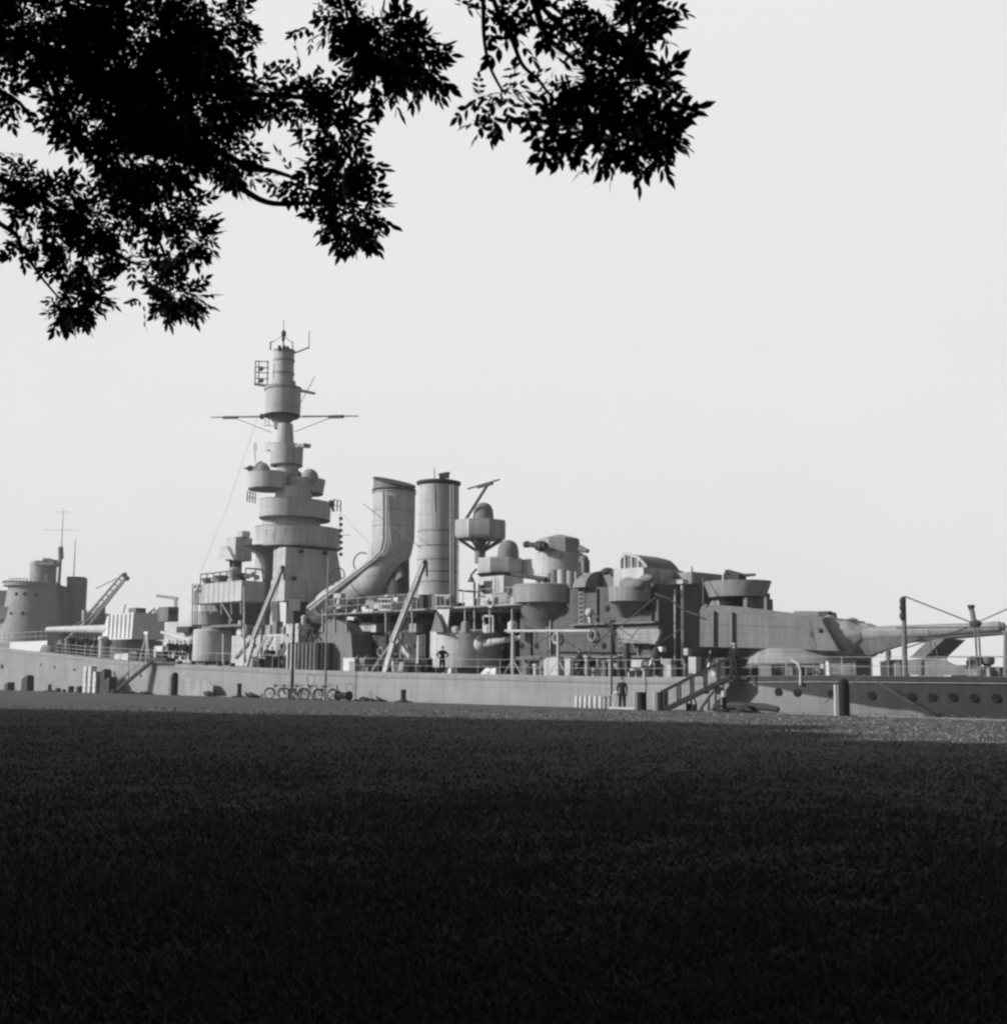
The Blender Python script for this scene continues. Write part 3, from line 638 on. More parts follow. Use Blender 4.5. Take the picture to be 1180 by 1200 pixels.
for dx in (-.7, .5): b.tube((c_.x+dx, 2.9, c_.z), (c_.x+dx+.25, 2.9, c_.z), .55, seg=16)
b.tube((c_.x-.7, 2.9, c_.z), (c_.x+.7, 2.9, c_.z), .38, seg=16); b.box(c_.x-.9, c_.x+.9, 2.6, 3.3, DZ(72), c_.z-.35); part('deck_winch', b, 'slate')
for px, w_, yb_ in ((419, .8, 740), (427, .6, 740), (433, .7, 741), (478, .9, 741)):
    b = MB(); b.box(U(px, 4), U(px, 4)+w_, 4, 4.7, zz(px, yb_, 4), zz(px, yb_-10, 4)); part('deck_locker', b, 'light' if px < 440 else 'mid')
boat_hull(U(450, 5.5), 6, zz(445, 741, 4)+.1, 9, 2.2, 1.4)
boat_hull(U(575, 5.5), 6.5, zz(575, 738, 5)-.3, 6, 2.0, 1.1)
# ribbed locker and open gun shield at the rail
b = MB(); x = boxpx(b, 336, 372, 399, 753, 786, 1.0); lk = part('ribbed_locker', b, 'iron', label='ribbed tall locker beside the gun shield')
b = MB()
for k in range(8): b.box(x[0]+.15+k*(x[1]-x[0]-.2)/7.5, x[0]+.3+k*(x[1]-x[0]-.2)/7.5, x[2]-.12, x[2]+.01, x[4]+.1, x[5]-.05) if k < 3 else None
b.build('rib', 'light', lk); b = MB()
for k in range(3, 8): b.box(x[0]+.15+k*(x[1]-x[0]-.2)/7.5, x[0]+.3+k*(x[1]-x[0]-.2)/7.5, x[2]-.12, x[2]+.01, x[4]+.1, x[5]-.05)
b.build('rib', 'slate', lk)
b = MB()
for k in range(3): b.box(x[1]-.01, x[1]+.12, x[2]+.3+k*.6, x[2]+.42+k*.6, x[4]+.1, x[5]-.05)
b.build('rib', 'mid', lk)
sh = MB(); vs_ = 2.6; ps = [(369, 786), (369, 752), (372, 742), (378, 732), (386, 726), (394, 726), (403, 730), (411, 742), (414, 786)]
sh.loft([[S(a_, c_, vs_) for a_, c_ in ps], [S(a_, c_, vs_)+Vector((0, 2.6, 0)) for a_, c_ in ps]]); gs = part('gun_shield', sh, 'turret', label='hooded gun shield by the rail')
b = MB(); b.tube(S(368, 739, 2.2), S(349, 735, 2.2), .12, .07); b.tube(S(368, 737, 2.0), S(352, 736, 2.0), .07)
for px, py in ((358, 752), (366, 753), (371, 748)): b.tube(S(363, 738, 2.2), S(px, py, 2.2), .1)
b.sphere(tuple(S(363, 739, 2.2)), .38); b.build('light_gun', 'dark', gs)
b = MB(); b.box(U(337, 3), U(348, 3), 3, 4.2, zz(342, 753, 3), zz(342, 731, 3)); part('equipment_locker', b, 'light')
b = MB(); b.lathe((U(354, 3.5), 3.5), [(.22, zz(354, 745, 3.5)), (.22, zz(354, 726, 3.5)), (.3, zz(354, 723, 3.5)), (.1, zz(354, 721, 3.5))], 10); part('ventilator', b, 'white')
# between bridge and locker: light bulkhead, stair, reels
b = MB(); b.box(U(270, 4.4), U(345, 4.4), 4.4, 11, DZ(60), zz(305, 744, 4.4)); part('deckhouse', b, 'grey', label='pale deckhouse below the bridge')
for px, py in ((299, 757), (330, 757)): porthole(px, py, 4.4, 1.0)
st = MB(); p0 = S(297, 784, 3.2); p1 = S(316, 746, 3.2)
for dv in (-.35, .35): st.bar(p0+Vector((0, dv, 0)), p1+Vector((0, dv, 0)), .06, .22)
for k in range(14): p = p0.lerp(p1, (k+.5)/14); st.box(p.x-.14, p.x+.14, 2.85, 3.55, p.z-.02, p.z+.03)
part('ladderway', st, 'mid')
for px in (294, 334, 341):
    b = MB(); p = S(px, 776, 3.4); b.torus((p.x, 3.4, p.z), (.2, 1, 0), .42, .16); b.tube((p.x, 3.1, p.z), (p.x, 3.7, p.z), .25); part('hose_reel', b, 'dark')
b = MB(); b.loft([[S(a_, c_, 3.9) for a_, c_ in ((277, 745), (283, 744), (281, 728), (279.5, 727))], [S(a_, c_, 3.9)+Vector((0, .5, 0)) for a_, c_ in ((277, 745), (283, 744), (281, 728), (279.5, 727))]]); part('canvas_cover', b, 'canvas_light')
for k in range(9):
    b = MB(); px = 272+k*8.6+random.random()*3; v_ = 3.4+random.random(); b.box(U(px, v_), U(px, v_)+.4+random.random()*.6, v_, v_+.7, zz(px, 743, v_), zz(px, 743-6-random.random()*9, v_)); part('ready_use_locker', b, random.choice(['light', 'mid', 'canvas', 'slate']))
# derrick booms
for (bx, by, tx, ty) in ((285, 779, 330.5, 666), (447, 787, 497, 660)):
    v_ = 1.2; m1 = S(bx+(tx-bx)*.28, by+(ty-by)*.28, v_); top = S(tx, ty, v_)
    b = MB(); b.bar(m1, top, .3, .32); dk_ = part('derrick_boom', b, 'grey')
    b = MB(); b.bar(m1+Vector((-.17, -.16, 0)), top+Vector((-.17, -.16, 0)), .06, .12); b.build('boom_flange', 'light', dk_)
    b = MB(); b.bar(S(bx-10 if bx > 400 else bx-8, by-1 if bx > 400 else by-8, v_+.6), m1, .22, .26); b.build('boom_leg', 'slate', dk_)
    b = MB(); b.bar(S(bx+4, by+1, v_), m1+Vector((0, 0, -.1)), .24, .45); b.build('boom_leg', 'light', dk_)
    b = MB(); b.sphere(tuple(top+Vector((.1, 0, .05))), .2); b.tube(top+Vector((.3, 0, 0)), top+Vector((.35, 0, -1.0)), .08); b.build('pulley_block', 'dark', dk_)
    wirepx([(tx+1, ty+3, v_), (bx+14, by-2, v_)], .03, parent=dk_)
for px, yt, yb, rr_ in ((286.5, 688, 776, .12), (262, 743, 779, .13), (286, 740, 745, .1)): 
    b = MB(); b.tube(S(px, yb, 1.0), S(px-.5, yt, 1.0), rr_, rr_*.6); part('pole', b, 'light')

# --- midship anti-aircraft tubs
def tub(x0, xe, x1, yt, yb, v, col=None, name='gun_tub'):
    mx = (x0+x1)/2; s = sc(mx, v); r_ = (x1-x0)/2/s*1.03; cu = U(mx, v, (yt+yb)/2); z0, z1 = zz(mx, yb, v), zz(mx, yt, v)
    th = [R(22.5+45*k) for k in range(8)]; mb = MB()
    mb.loft([[(cu+r_*kk*math.cos(a), v+r_*kk*math.sin(a), z) for a in th] for kk, z in ((.93, z0), (1.0, z0+.2), (1.0, z1), (.96, z1), (.94, z1-.5))]); o = part(name, mb, 'grey')
    return o, cu, r_, z0, z1
def hood(x0, x1, yt, yb, v, m='canvas', parent=None):
    mx = (x0+x1)/2; s = sc(mx, v); r_ = (x1-x0)/2/s; cu = U(mx, v, (yt+yb)/2); z0, z1 = zz(mx, yb, v), zz(mx, yt, v); H = z1-z0; n = 30
    rings = []
    for k, zf in ((1.0, 0), (1.0, .3), (.93, .6), (.78, .8), (.5, .94), (.15, 1.0)):
        rings.append([(cu+r_*k*(1+.035*(j % 2))*math.cos(2*math.pi*j/n)*(1.0), v+r_*k*(1+.035*(j % 2))*math.sin(2*math.pi*j/n), z0+H*zf) for j in range(n)])
    mb = MB(); mb.loft(rings); return part('covered_gun', mb, m, parent)
t1, cu, r_, z0, z1 = tub(532, 549, 594, 611, 632, 7.5); hood(554.5, 578.5, 589, 612, 7.5)
b = MB(); b.lathe((cu, 7.5), [(6.5/sc(563, 7.5), zz(563, 660, 7.5)), (6/sc(563, 7.5), z0)], 20); b.build('pedestal', 'slate', t1)
for a in range(8):
    b = MB(); th = R(22.5+45*a); b.bar((cu, 7.5, z0-1.1), (cu+r_*.85*math.cos(th), 7.5+r_*.85*math.sin(th), z0-.02), .1, .2); b.build('bracket', 'slate', t1)
b = MB(); b.bar(S(545, 610, 6.5), S(571.5, 568, 6.5), .16, .16); b.bar(S(548, 573, 6.5), S(585, 562, 6.5), .1, .1); b.bar(S(560, 571, 6.5), S(577, 566.5, 6.5), .2, .18); part('signal_boom', b, 'dark')
t2, cu, r_, z0, z1 = tub(559, 577, 613, 655, 673, 6.0); hood(583, 608, 633, 656, 6.0)
b = MB(); b.lathe((cu, 6.0), [(r_*.8, z0-.25), (r_*1.0, z0)], 24); b.build('floor_rim', 'dark', t2)
b = MB(); x = boxpx(b, 560, 590, 613, 674, 716, 4.6); ho = part('control_house', b, 'light')
w1_ = MB(); w1_.box(U(566, 4.6), U(575, 4.6), 4.54, 4.62, zz(570, 696, 4.6), zz(570, 681, 4.6)); w1_.build('window', 'glass', ho)
w1_ = MB(); w1_.box(U(562.5, 4.6), U(566, 4.6), 4.3, 4.59, zz(564, 693, 4.6), zz(564, 686, 4.6)); w1_.build('lamp_box', 'dark', ho)
b = MB(); b.path([S(556, 716, 4.3), S(556, 683, 4.3), S(552, 680, 4.3), S(552, 674, 4.3), S(558, 667, 4.3)], .09, 6); b.lathe((S(552, 680, 4.3).x, 4.3), [(.3, zz(552, 682, 4.3)), (.12, zz(552, 676, 4.3))], 10); part('lamp_standard', b, 'slate')
b = MB(); b.box(U(608, 7), U(634, 7), 7, 7.1, zz(620, 674, 7), zz(620, 655, 7)); part('splinter_screen', b, 'white')
b = MB(); b.path([S(600, 673, 4.2), S(640, 679, 3.8)], .16, 8); part('searchlight_platform_beam', b, 'dark')
wirepx([(537, 692, 4), (558, 694, 4)], .08, 'spar', 'dark')
b = MB()
for (a_, c_) in ((567, 578),):
    b.bar(S(a_, 722, 2.8), S(c_, 722, 2.8), .1, .14); b.bar(S(a_, 722, 2.8), S(a_, 741, 2.8), .1, .14); b.bar(S(c_, 722, 2.8), S(c_, 741, 2.8), .1, .14)
part('davit_frame', b, 'light')
for px, h_ in ((545, 12), (572, 8), (533, 6), (529, 7), (600, 12)):
    b = MB(); b.lathe((U(px, 3.0), 3.0), [(.35, zz(px, 742, 3)), (.35, zz(px, 742-h_, 3)), (.2, zz(px, 740-h_, 3))], 10); part('ventilator', b, random.choice(['white', 'mid', 'light']))
# main director tower
b = MB(); cx_, v_, r_ = cyl(b, 627, 684, 649, 700, 7.5, 40); dt = part('director_tower', b, 'grey', label='round armoured director tower amidships')
b = MB(); hx = [(638, 629), (656, 626), (680, 632), (683, 649), (634, 649)]
s = sc(656, 7.5); rr_ = 23.5/s; cz0, cz1 = zz(656, 649, 7.5), zz(656, 632, 7.5)
b.loft([[(cx_+rr_*1.05*k*math.cos(R(15+45*i)), 7.5+rr_*1.05*k*math.sin(R(15+45*i)), z) for i in range(8)] for k, z in ((1.05, cz0), (1.0, cz1), (.12, zz(656, 626.5, 7.5)))]); b.build('rotating_hood', 'mid', dt)
b = MB(); b.tube(S(640, 640, 5.2), S(616, 638, 5.2), .26, .16, 12); b.tube(S(637, 640, 5.2), S(630, 639.5, 5.2), .36, seg=16); b.tube(S(619, 638, 5.2), S(615.5, 638, 5.2), .24, seg=12); b.build('rangefinder_arm', 'dark', dt)
b = MB(); b.tube(S(680, 643, 7.5), S(689, 646, 7.5), .25, .15, 12); b.sphere(tuple(S(684, 656, 6.5)), .35); b.box(U(680.5, 6), U(684, 6), 6, 6.6, zz(682, 671, 6), zz(682, 656, 6)); b.build('sight_arm', 'slate', dt)
# drums (life-raft rolls) round the director foot
for k, (a_, c_, yt) in enumerate([(627, 634, 677), (634, 640, 680), (640, 647, 672), (645, 655, 668), (653, 664, 668), (664, 673, 669), (673, 678, 670)]):
    b = MB(); cyl(b, a_, c_, yt, 690, 4.2, 18); part('life_raft_roll', b, ['light', 'canvas_light', 'mid', 'slate', 'light', 'mid', 'mid'][k])
# --- after deckhouse with the two flared sponsons
VW = 4.0
b = MB(); z_top = zz(690, 689, VW)
b.box(U(609, VW), U(772, VW), VW, 2*VC-VW, DZ(95), z_top); ah = part('after_superstructure', b, 'steel_grey', label='after superstructure wall between two flared gun tubs')
b = MB(); zl = zz(690, 731, VW); b.box(U(672, VW), U(772, VW), VW-.35, VW-.002, zl-.12, zl); b.build('ledge', 'slate', ah)
b = MB(); zl = zz(690, 770, VW); b.box(U(615, VW), U(775, VW), VW-.9, VW-.002, zl-.1, zl+.03); b.build('ledge', 'slate', ah)
b = MB(); b.box(U(613, VW), U(774, VW), VW-.03, VW+.05, DZ(95)+.02, zl-.12); b.build('shade_panel', 'black', ah)  # black panel painting the shade below the ledge
for a_, c_, yt_ in ((612, 632, 772), (640, 646, 772), (668, 674, 773), (700, 709, 774), (722, 728, 772), (744, 756, 773)):
    b = MB(); v_ = VW-.25; b.box(U(a_, v_), U(c_, v_), v_, VW-.04, DZ(95)+.02, zz((a_+c_)/2, yt_, v_)); b.build('locker_door', random.choice(['mid', 'slate', 'grey']), ah)
for px, py in ((712, 713.5), (760, 713.5), (589, 758), (612, 757), (650, 759), (708, 757), (736, 757), (766, 757), (629, 757)): porthole(px, py, VW if px > 605 else VH2, 1.0)
def sponson(x0, x1, yt, ym, yb, v, bx0, bx1, name='gun_sponson'):
    mx = (x0+x1)/2; s = sc(mx, v); r_ = (x1-x0)/2/s; cu = U(mx, v); bm = (bx0+bx1)/2; cb = U(bm, v+1.2); rb_ = (bx1-bx0)/2/s
    z1, zm, z0 = zz(mx, yt, v), zz(mx, ym, v), zz(mx, yb, v)
    n = 36; circ = lambda c_, cv, r__, z: [(c_+r__*math.cos(2*math.pi*i/n), cv+r__*math.sin(2*math.pi*i/n), z) for i in range(n)]
    mb = MB(); mb.loft([circ(cb, v+1.4, rb_, z0), circ(cu, v+.1, r_*.93, zm), circ(cu, v, r_, z1), circ(cu, v, r_*.96, z1), circ(cu, v, r_*.95, z1-.6)])
    o = part(name, mb, 'slate'); l = MB(); l.loft([circ(cu, v, r_*.96, zm), circ(cu, v, r_*1.0, zm+.04), circ(cu, v, r_*1.035, z1-.04), circ(cu, v, r_*1.0, z1+.02)]); l.build('tub_screen', 'mid', o)
    return o, cu, r_, z0, z1
sA = sponson(601, 681, 686.5, 708, 764, 4.4, 632, 652); sB = sponson(714, 769, 688.5, 706, 735, 3.8, 733, 744)
b = MB(); b.tube(S(608, 689, 2.4), S(612, 708, 2.6), .12); b.tube(S(616, 690, 2.2), S(621, 708, 2.4), .16); b.build('bracket', 'slate', sA[0])
# covered guns on top
b = MB(); n = 14
ring = lambda px_: [S(px_, 688, 5)+Vector((0, 0, 0))] 
u_a, u_b = U(688, 5), U(706, 5); zb_, zt_ = zz(697, 690, 5), zz(697, 670, 5); hh = zt_-zb_
b.loft([[(uu, 5+1.7*k*math.cos(t_), zb_+hh*k2*math.sin(t_)) for t_ in np.linspace(0, math.pi, 12)] for uu, k, k2 in ((u_a, .85, .75), (u_a+.4, .97, .95), (u_b, 1, 1))]); part('covered_gun', b, 'canvas', label='light canvas hood over a twin gun')
b = MB(); boxpx(b, 706, 721, 729, 672, 690, 4.8); part('covered_gun', b, 'canvas')
b = MB(); b.sphere(tuple(S(712, 670, 5)), .4, 1.3, 1, .7); b.sphere(tuple(S(721, 672, 5)), .35, 1.2, 1, .9); part('gun_sight', b, 'dark')
# glazed control hood
b = MB(); u_a, u_b = U(731, 4.6, 680), U(766, 4.6, 680); zb_ = zz(748, 689, 4.6); z_m = zz(748, 667, 4.6); z_p = zz(741, 649.5, 4.6)
b.box(u_a, u_b, 3.6, 7.6, zb_, z_m); gh = part('control_hood', b, 'light', label='glazed after control hood with curved roof')
roof = [(u_a+.3, z_m), (u_a+(u_b-u_a)*.12, z_m+(z_p-z_m)*.65), (u_a+(u_b-u_a)*.27, z_p), (u_a+(u_b-u_a)*.5, z_p-.15), (u_a+(u_b-u_a)*.72, z_m+(z_p-z_m)*.68), (u_a+(u_b-u_a)*.9, z_m+(z_p-z_m)*.3), (u_b, z_m)]
b = MB(); b.loft([[(a_, y_, z_) for a_, z_ in roof] for y_ in (4.0, 7.2)]); b.build('glazing', 'slate', gh)
b = MB()
for (a_, z_), (c_, d_) in zip(roof[1:-1], roof[2:]): b.bar((a_, 3.95, z_), (c_, 3.95, d_), .16, .16)
for k in (1, 2, 3, 4): a_, z_ = roof[k]; b.bar((a_, 3.95, z_m), (a_, 3.95, z_), .12, .12)
b.build('window_frame', 'light', gh)
b = MB(); b.sphere(tuple(S(735, 684, 3.2)), .5, 1.3, .8, .8); b.sphere(tuple(S(744, 685, 3.0)), .55, 1.5, .8, .7); b.sphere(tuple(S(758, 678, 3.2)), .4, 1.5, .8, .7); part('rolled_canvas', b, 'canvas')
b = MB(); boxpx(b, 766, 773, 780, 668, 690, 5.0); ib = part('instrument_box', b, 'grey')
b = MB(); b.lathe((U(772, 6), 6), [(.28, zz(772, 668, 6)), (.28, zz(772, 665, 6)), (.42, zz(772, 664, 6)), (.42, zz(772, 661, 6))], 14); b.build('fan_head', 'dark', ib)
# after tower block
b = MB(); cyl(b, 775, 838, 683, 795, 8.0, 36); part('after_tower', b, 'slate', label='dark round after control tower')
b = MB(); x = boxpx(b, 786, 812, 846, 670, 684, 6.6); part('tower_roof_house', b, 'mid')
b = MB(); x = boxpx(b, 780, 800, 806, 679, 684, 5.6); part('roof_locker', b, 'light')
wirepx([(799.5, 686, 5), (799.5, 785, 5)], .1, 'drain_pipe', 'light'); wirepx([(811, 664, 6), (811, 684, 6)], .05, 'aerial'); wirepx([(824, 676, 6), (824, 710, 5)], .05, 'aerial')
wirepx([(767, 696, 3.2), (785, 702, 3.6), (800, 715, 4.2), (818, 721, 4.5)], .05)
b = MB(); b.box(U(806, 5), U(811, 5), 4.6, 5.0, zz(808, 768, 5), zz(808, 760, 5)); b.tube(S(808, 768, 4.8), S(808, 790, 4.8), .06); part('switch_box', b, 'grey')
# after anti-aircraft platform on stanchions
b = MB(); va = 8.0; zt_, zb_ = zz(865, 682, va), zz(865, 700, va); cu = U(864, va, 690); s = sc(864, va)
b.loft([[(cu+rr2*1.0*math.cos(a), va+rr2*.85*math.sin(a), z) for a in np.linspace(0, 2*math.pi, 25)[:-1]] for rr2, z in ((35/s, zb_), (42/s, zt_), (40/s, zt_), (38/s, zt_-.5))]); ap = part('gun_platform', b, 'mid', label='flared after gun platform on stanchions')
b = MB()
for px in (849, 878, 898): b.bar(S(px, 700, va-.5), S(px, 722, va-.5), .22 if px > 890 else .9, .22 if px > 890 else .3)
b.box(U(846, va+.5), U(880, va+.5), va+.5, va+3, zz(860, 722, va), zb_); b.build('stanchion', 'slate', ap)
b = MB(); b.sphere(tuple(S(854, 676, va)), .42, .8, 1, 1.1); b.bar(S(852, 672, va), S(870, 677, va), .5, .5); b.box(U(858, va), U(872, va), va-.4, va+.4, zz(865, 682, va), zz(865, 674, va)); b.tube(S(870, 674.5, va), S(885, 673.5, va), .12, .08)
b.build('light_gun', 'dark', ap)
b = MB(); b.loft([[S(a_, c_, 6) for a_, c_ in ((828, 716), (845, 716), (842, 704), (834, 704))], [S(a_, c_, 6)+Vector((0, 1.2, 0)) for a_, c_ in ((828, 716), (845, 716), (842, 704), (834, 704))]]); part('mushroom_vent', b, 'mid')

# --- after main turret: trained nearly dead aft
TY = []; vt = 4.9
def T(px, py, v): return S(px, py, v)
w2 = 7.4
prof = [(820, 758), (820, 715), (900, 722), (966, 728), (985, 762), (900, 760)]
n_in = Vector((.10, 1, 0)).normalized()
near = [T(a_, c_, vt+ (0 if k in (0, 1) else 0.0)) for k, (a_, c_) in enumerate(prof)]
yaw = 11.0
b = MB(); ringsT = []
base = near[0]
def rotp(p):                            # train the turret a few degrees away from the quay
    d_ = p-base; c_, s_ = math.cos(R(yaw)), math.sin(R(yaw)); return Vector((base.x+d_.x*c_-(d_.y)*s_, base.y+d_.x*s_+d_.y*c_, p.z))
def TP(px, py, dv=0.0):                 # pixel on the turret's trained near-side plane, dv further in
    nrm = Vector((-math.sin(R(yaw)), math.cos(R(yaw)), 0))
    d_ = ray(px, py); dl = Vector((d_.dot(UH), d_.dot(VH), d_.z)); cl = Vector(((CAM-ORG).dot(UH), (CAM-ORG).dot(VH), CAM.z))
    t_ = ((base-cl).dot(nrm)+dv)/dl.dot(nrm); return cl+dl*t_
NR = Vector((-math.sin(R(yaw)), math.cos(R(yaw)), 0)); AL = Vector((math.cos(R(yaw)), math.sin(R(yaw)), 0))
outl = [(820, 758), (820, 715.5), (862, 718.5), (963, 727.6), (983, 763), (900, 760)]
O_ = [TP(*p) for p in outl]
layers = []
for dv, ins, dz in ((0, 0, 0), (.45, 0, .42), (w2-.45, 0, .42), (w2, 0, 0)):
    lay = []
    for k, p in enumerate(O_):
        q_ = p+NR*dv
        if k in (1, 2, 3): q_ = q_+Vector((0, 0, dz if k != 3 else dz*.6))
        if dv > 1 and k in (3, 4): pass
        lay.append(q_)
    layers.append(lay)
b.loft(layers); tY = part('main_turret', b, 'turret', label='after main gun turret trained over the stern')
for px, yt, yb in ((837, 716.5, 757), (858.5, 717.5, 757)):
    b = MB(); p1, p2 = TP(px, yt), TP(px, yb); b.bar(p1-NR*.05, p2-NR*.05, .34, .2); b.build('rib', 'slate', tY)
b = MB(); b.bar(TP(821, 731)-NR*.0, TP(960, 736)-NR*.0, .05, .06); b.build('plate_seam', 'slate', tY)
b = MB(); p1, p2 = TP(948, 728), TP(957, 761); b.bar(p1, p2, .04, .05); b.build('plate_seam', 'slate', tY)
b = MB(); q0 = TP(924, 722); hgt = zz(950, 716, 5)-zz(950, 728, 5)
b.loft([[TP(926, 723, 2.4), TP(968, 727, 2.4), TP(968, 727, 2.4)+NR*1.9, TP(926, 723, 2.4)+NR*1.9], [TP(931, 716, 2.5), TP(968, 716.5, 2.5), TP(968, 716.5, 2.5)+NR*1.6, TP(931, 716, 2.5)+NR*1.6]]); b.build('roof_hood', 'turret', tY)
b = MB(); b.box(-.35, .35, -.2, .2, -.15, .15); p = TP(967, 719.5, 2.45); o = b.build('sighting_port', 'dark', tY, loc=p)
b = MB(); b.sphere((0, 0, 0), .14); b.build('sighting_port', 'dark', tY, loc=TP(961.5, 739))
b = MB(); cbx = TP(948, 770).x+.2; cvb = 9.4; s = sc(948, cvb); 
b.lathe((U(948, cvb), cvb), [(71/s, DZ(110)), (71/s, zz(948, 770, cvb)), (69.5/s, zz(948, 769, cvb)), (69.5/s, zz(948, 761.5, cvb))], 56); bt = part('barbette', b, 'mid')
b = MB(); b.torus((0, 0, 0), (0, 0, 1), 71.3/s, .06, 56); b.build('ring_rail', 'slate', bt, loc=(U(948, cvb), cvb, zz(948, 779, cvb)))
# gun barrels with canvas blast bag
gaxis = []
for dv, xs in ((1.9, 0), (w2-1.9, 1)):
    z0_ = TP(1010, 745); 
    if xs == 0: p0, p1 = TP(1000, 745, dv), TP(1172, 734.5, dv); keep = (p0, p1)
    else: p0, p1 = keep[0]+NR*(w2-3.8), keep[1]+NR*(w2-3.8)
    b = MB(); L = (p1-p0); s = sc(1015, 6)
    b.path([p0-L.normalized()*2.2, p0.lerp(p1, .09), p0.lerp(p1, .10), p0.lerp(p1, .42), p0.lerp(p1, .8), p0.lerp(p1, .93), p0.lerp(p1, .94), p1], [.50, .50, .47, .41, .31, .29, .30, .30], 24); gbn = b.build('gun_barrel', 'mid', tY)
    b = MB(); b.tube(p1, p1+L.normalized()*.25, .26, .2, 16); b.build('muzzle_plug', 'steel', gbn) if False else b.build('muzzle_plug', 'slate', tY)
    # bag: draped folds
    n = 44; rg = []
    fr = p0-L.normalized()*1.9
    for i in range(25):
        t_ = i/24; c_ = fr.lerp(p0.lerp(p1, .075), t_); rad = 1.42*(1-t_**1.3)+.56*t_**1.3
        sag = .35*math.sin(math.pi*t_)
        lay = []
        for j in range(n):
            a = 2*math.pi*j/n; dn = max(0, -math.sin(a))
            fold = (.10*math.sin(4.5*t_*math.pi + 4*math.sin(a)+1)+.05*math.sin(9*a+6*t_))*(1-t_*.6)
            rr3 = rad*(1+fold)
            wx = 1+.32*(1-t_)
            lay.append(c_+NR*rr3*wx*math.cos(a)+Vector((0, 0, rr3*math.sin(a)*(.9 if math.sin(a) > 0 else 1.0)-sag*dn)))
        rg.append(lay)
    b = MB(); b.loft(rg); b.build('blast_bag', 'canvas_mid', tY)
b = MB(); p0 = TP(1022, 752, 2.0); b.loft([[p0+AL*a_+NR*k*wd_+Vector((0, 0, z_)) for k in (-1, -.5, .5, 1)] + [p0+AL*a_+NR*k*wd_*.7+Vector((0, 0, z_-dp)) for k in (1, -1)] for a_, wd_, z_, dp in ((-2, .6, .1, 1.0), (0, .5, .1, .9), (1.2, .45, .2, .6), (3.0, .3, .35, .2))]); b.build('recoil_sleeve', 'slate', tY)

# --- stern deck
def mushroom(px, yt, v, r_=.28, m='slate'):
    u_ = U(px, v); z0 = DZ(u_); z1 = zz(px, yt, v); b = MB()
    b.lathe((u_, v), [(r_*.5, z0), (r_*.5, z1-.5), (r_*.9, z1-.42), (r_, z1-.2), (r_*.9, z1-.03), (r_*.4, z1)], 12); return part('mushroom_vent', b, m)
mushroom(1042, 762, 6.5, .16); mushroom(1143, 769, 8.5, .36); mushroom(1158, 769, 9, .4)
b = MB(); v_ = 8.0; P_ = [S(1066, 771, v_), S(1083, 771, v_), S(1107, 748.5, v_), S(1089, 748.5, v_)]; b.panel(P_, (0, 1, 0), 2.4); part('awning_screen', b, 'slate', label='slanted awning screen on the stern')
b = MB(); b.loft([[S(a_, c_, 6.6) for a_, c_ in ((1060, 791), (1060, 774), (1082, 772), (1094, 778), (1106, 781), (1114, 791))], [S(a_, c_, 3.6)+Vector((0, 2.2, 0)) for a_, c_ in ((1060, 791), (1060, 774), (1082, 772), (1094, 778), (1106, 781), (1114, 791))]]); part('covered_hatch', b, 'slate')
for a_, c_, yt, v_, m_ in ((1032, 1040, 775, 3.2, 'dark'), (1042, 1050, 778, 3.6, 'light'), (1051, 1058, 776, 3, 'slate'), (1115, 1121, 780, 3.2, 'dark'), (1143, 1160, 783, 4, 'mid'), (1162, 1172, 782, 4.5, 'slate'), (1127, 1133, 783, 4.2, 'light'), (968, 972, 775, 2.8, 'white'), (962, 965, 778, 2.8, 'light')):
    v_ += 4.2 if a_ > 1020 else 0
    b = MB(); b.box(U(a_, v_), U(c_, v_), v_, v_+.8, DZ(118), zz(a_, yt, v_)); part('deck_locker', b, m_)
b = MB(); x = boxpx(b, 973, 1003, 1018, 776, 791, 2.6); hl = part('skylight_house', b, 'slate', label='low skylight house beside the after turret')
b = MB(); b.box(x[0]-.1, x[1]+.1, x[2]-.1, x[3]+.1, x[5], x[5]+.08); b.build('roof', 'dark', hl)
b = MB(); b.path([S(927, 773, 1.4), S(935, 778, 1.4), S(938, 786, 1.4), S(938, 803, 1.2)], .07, 6); part('davit', b, 'light')
def mastpole(px, yt, yb, v, r_, px2=None):
    b = MB(); b.tube(S(px2 or px, yb, v), S(px, yt, v), r_, r_*.75, 10); return part('pole_mast', b, 'slate')
mp = mastpole(1059, 699, 792, 5.0, .15, 1060.5)
b = MB()
for py in (705, 712, 722): b.sphere(tuple(S(1057.5, py, 4.9)), .2, .8, .8, 1.3)
b.tube(S(1059, 715, 4.9), S(1056, 725, 4.9), .07); b.build('pulley_block', 'dark', mp)
mastpole(1138.5, 712, 734, 8.0, .16, 1142); b = MB(); b.lathe((U(1138, 8, 712), 8), [(.1, zz(1138, 716, 8)), (.2, zz(1138, 711, 8)), (.18, zz(1138, 709, 8))], 10); part('ensign_truck', b, 'dark')
for a_, c_ in (((1142, 730), (1146, 791)), ((1146, 730), (1150, 791))): b = MB(); b.tube(S(*c_, 8.0), S(*a_, 8.0), .055); part('sheer_leg', b, 'slate')
mastpole(1179, 742, 792, 7.9, .16)
b = MB(); b.sphere(tuple(S(1143, 731, 8)), .28, 1.2, .8, .8); part('lashing', b, 'dark')
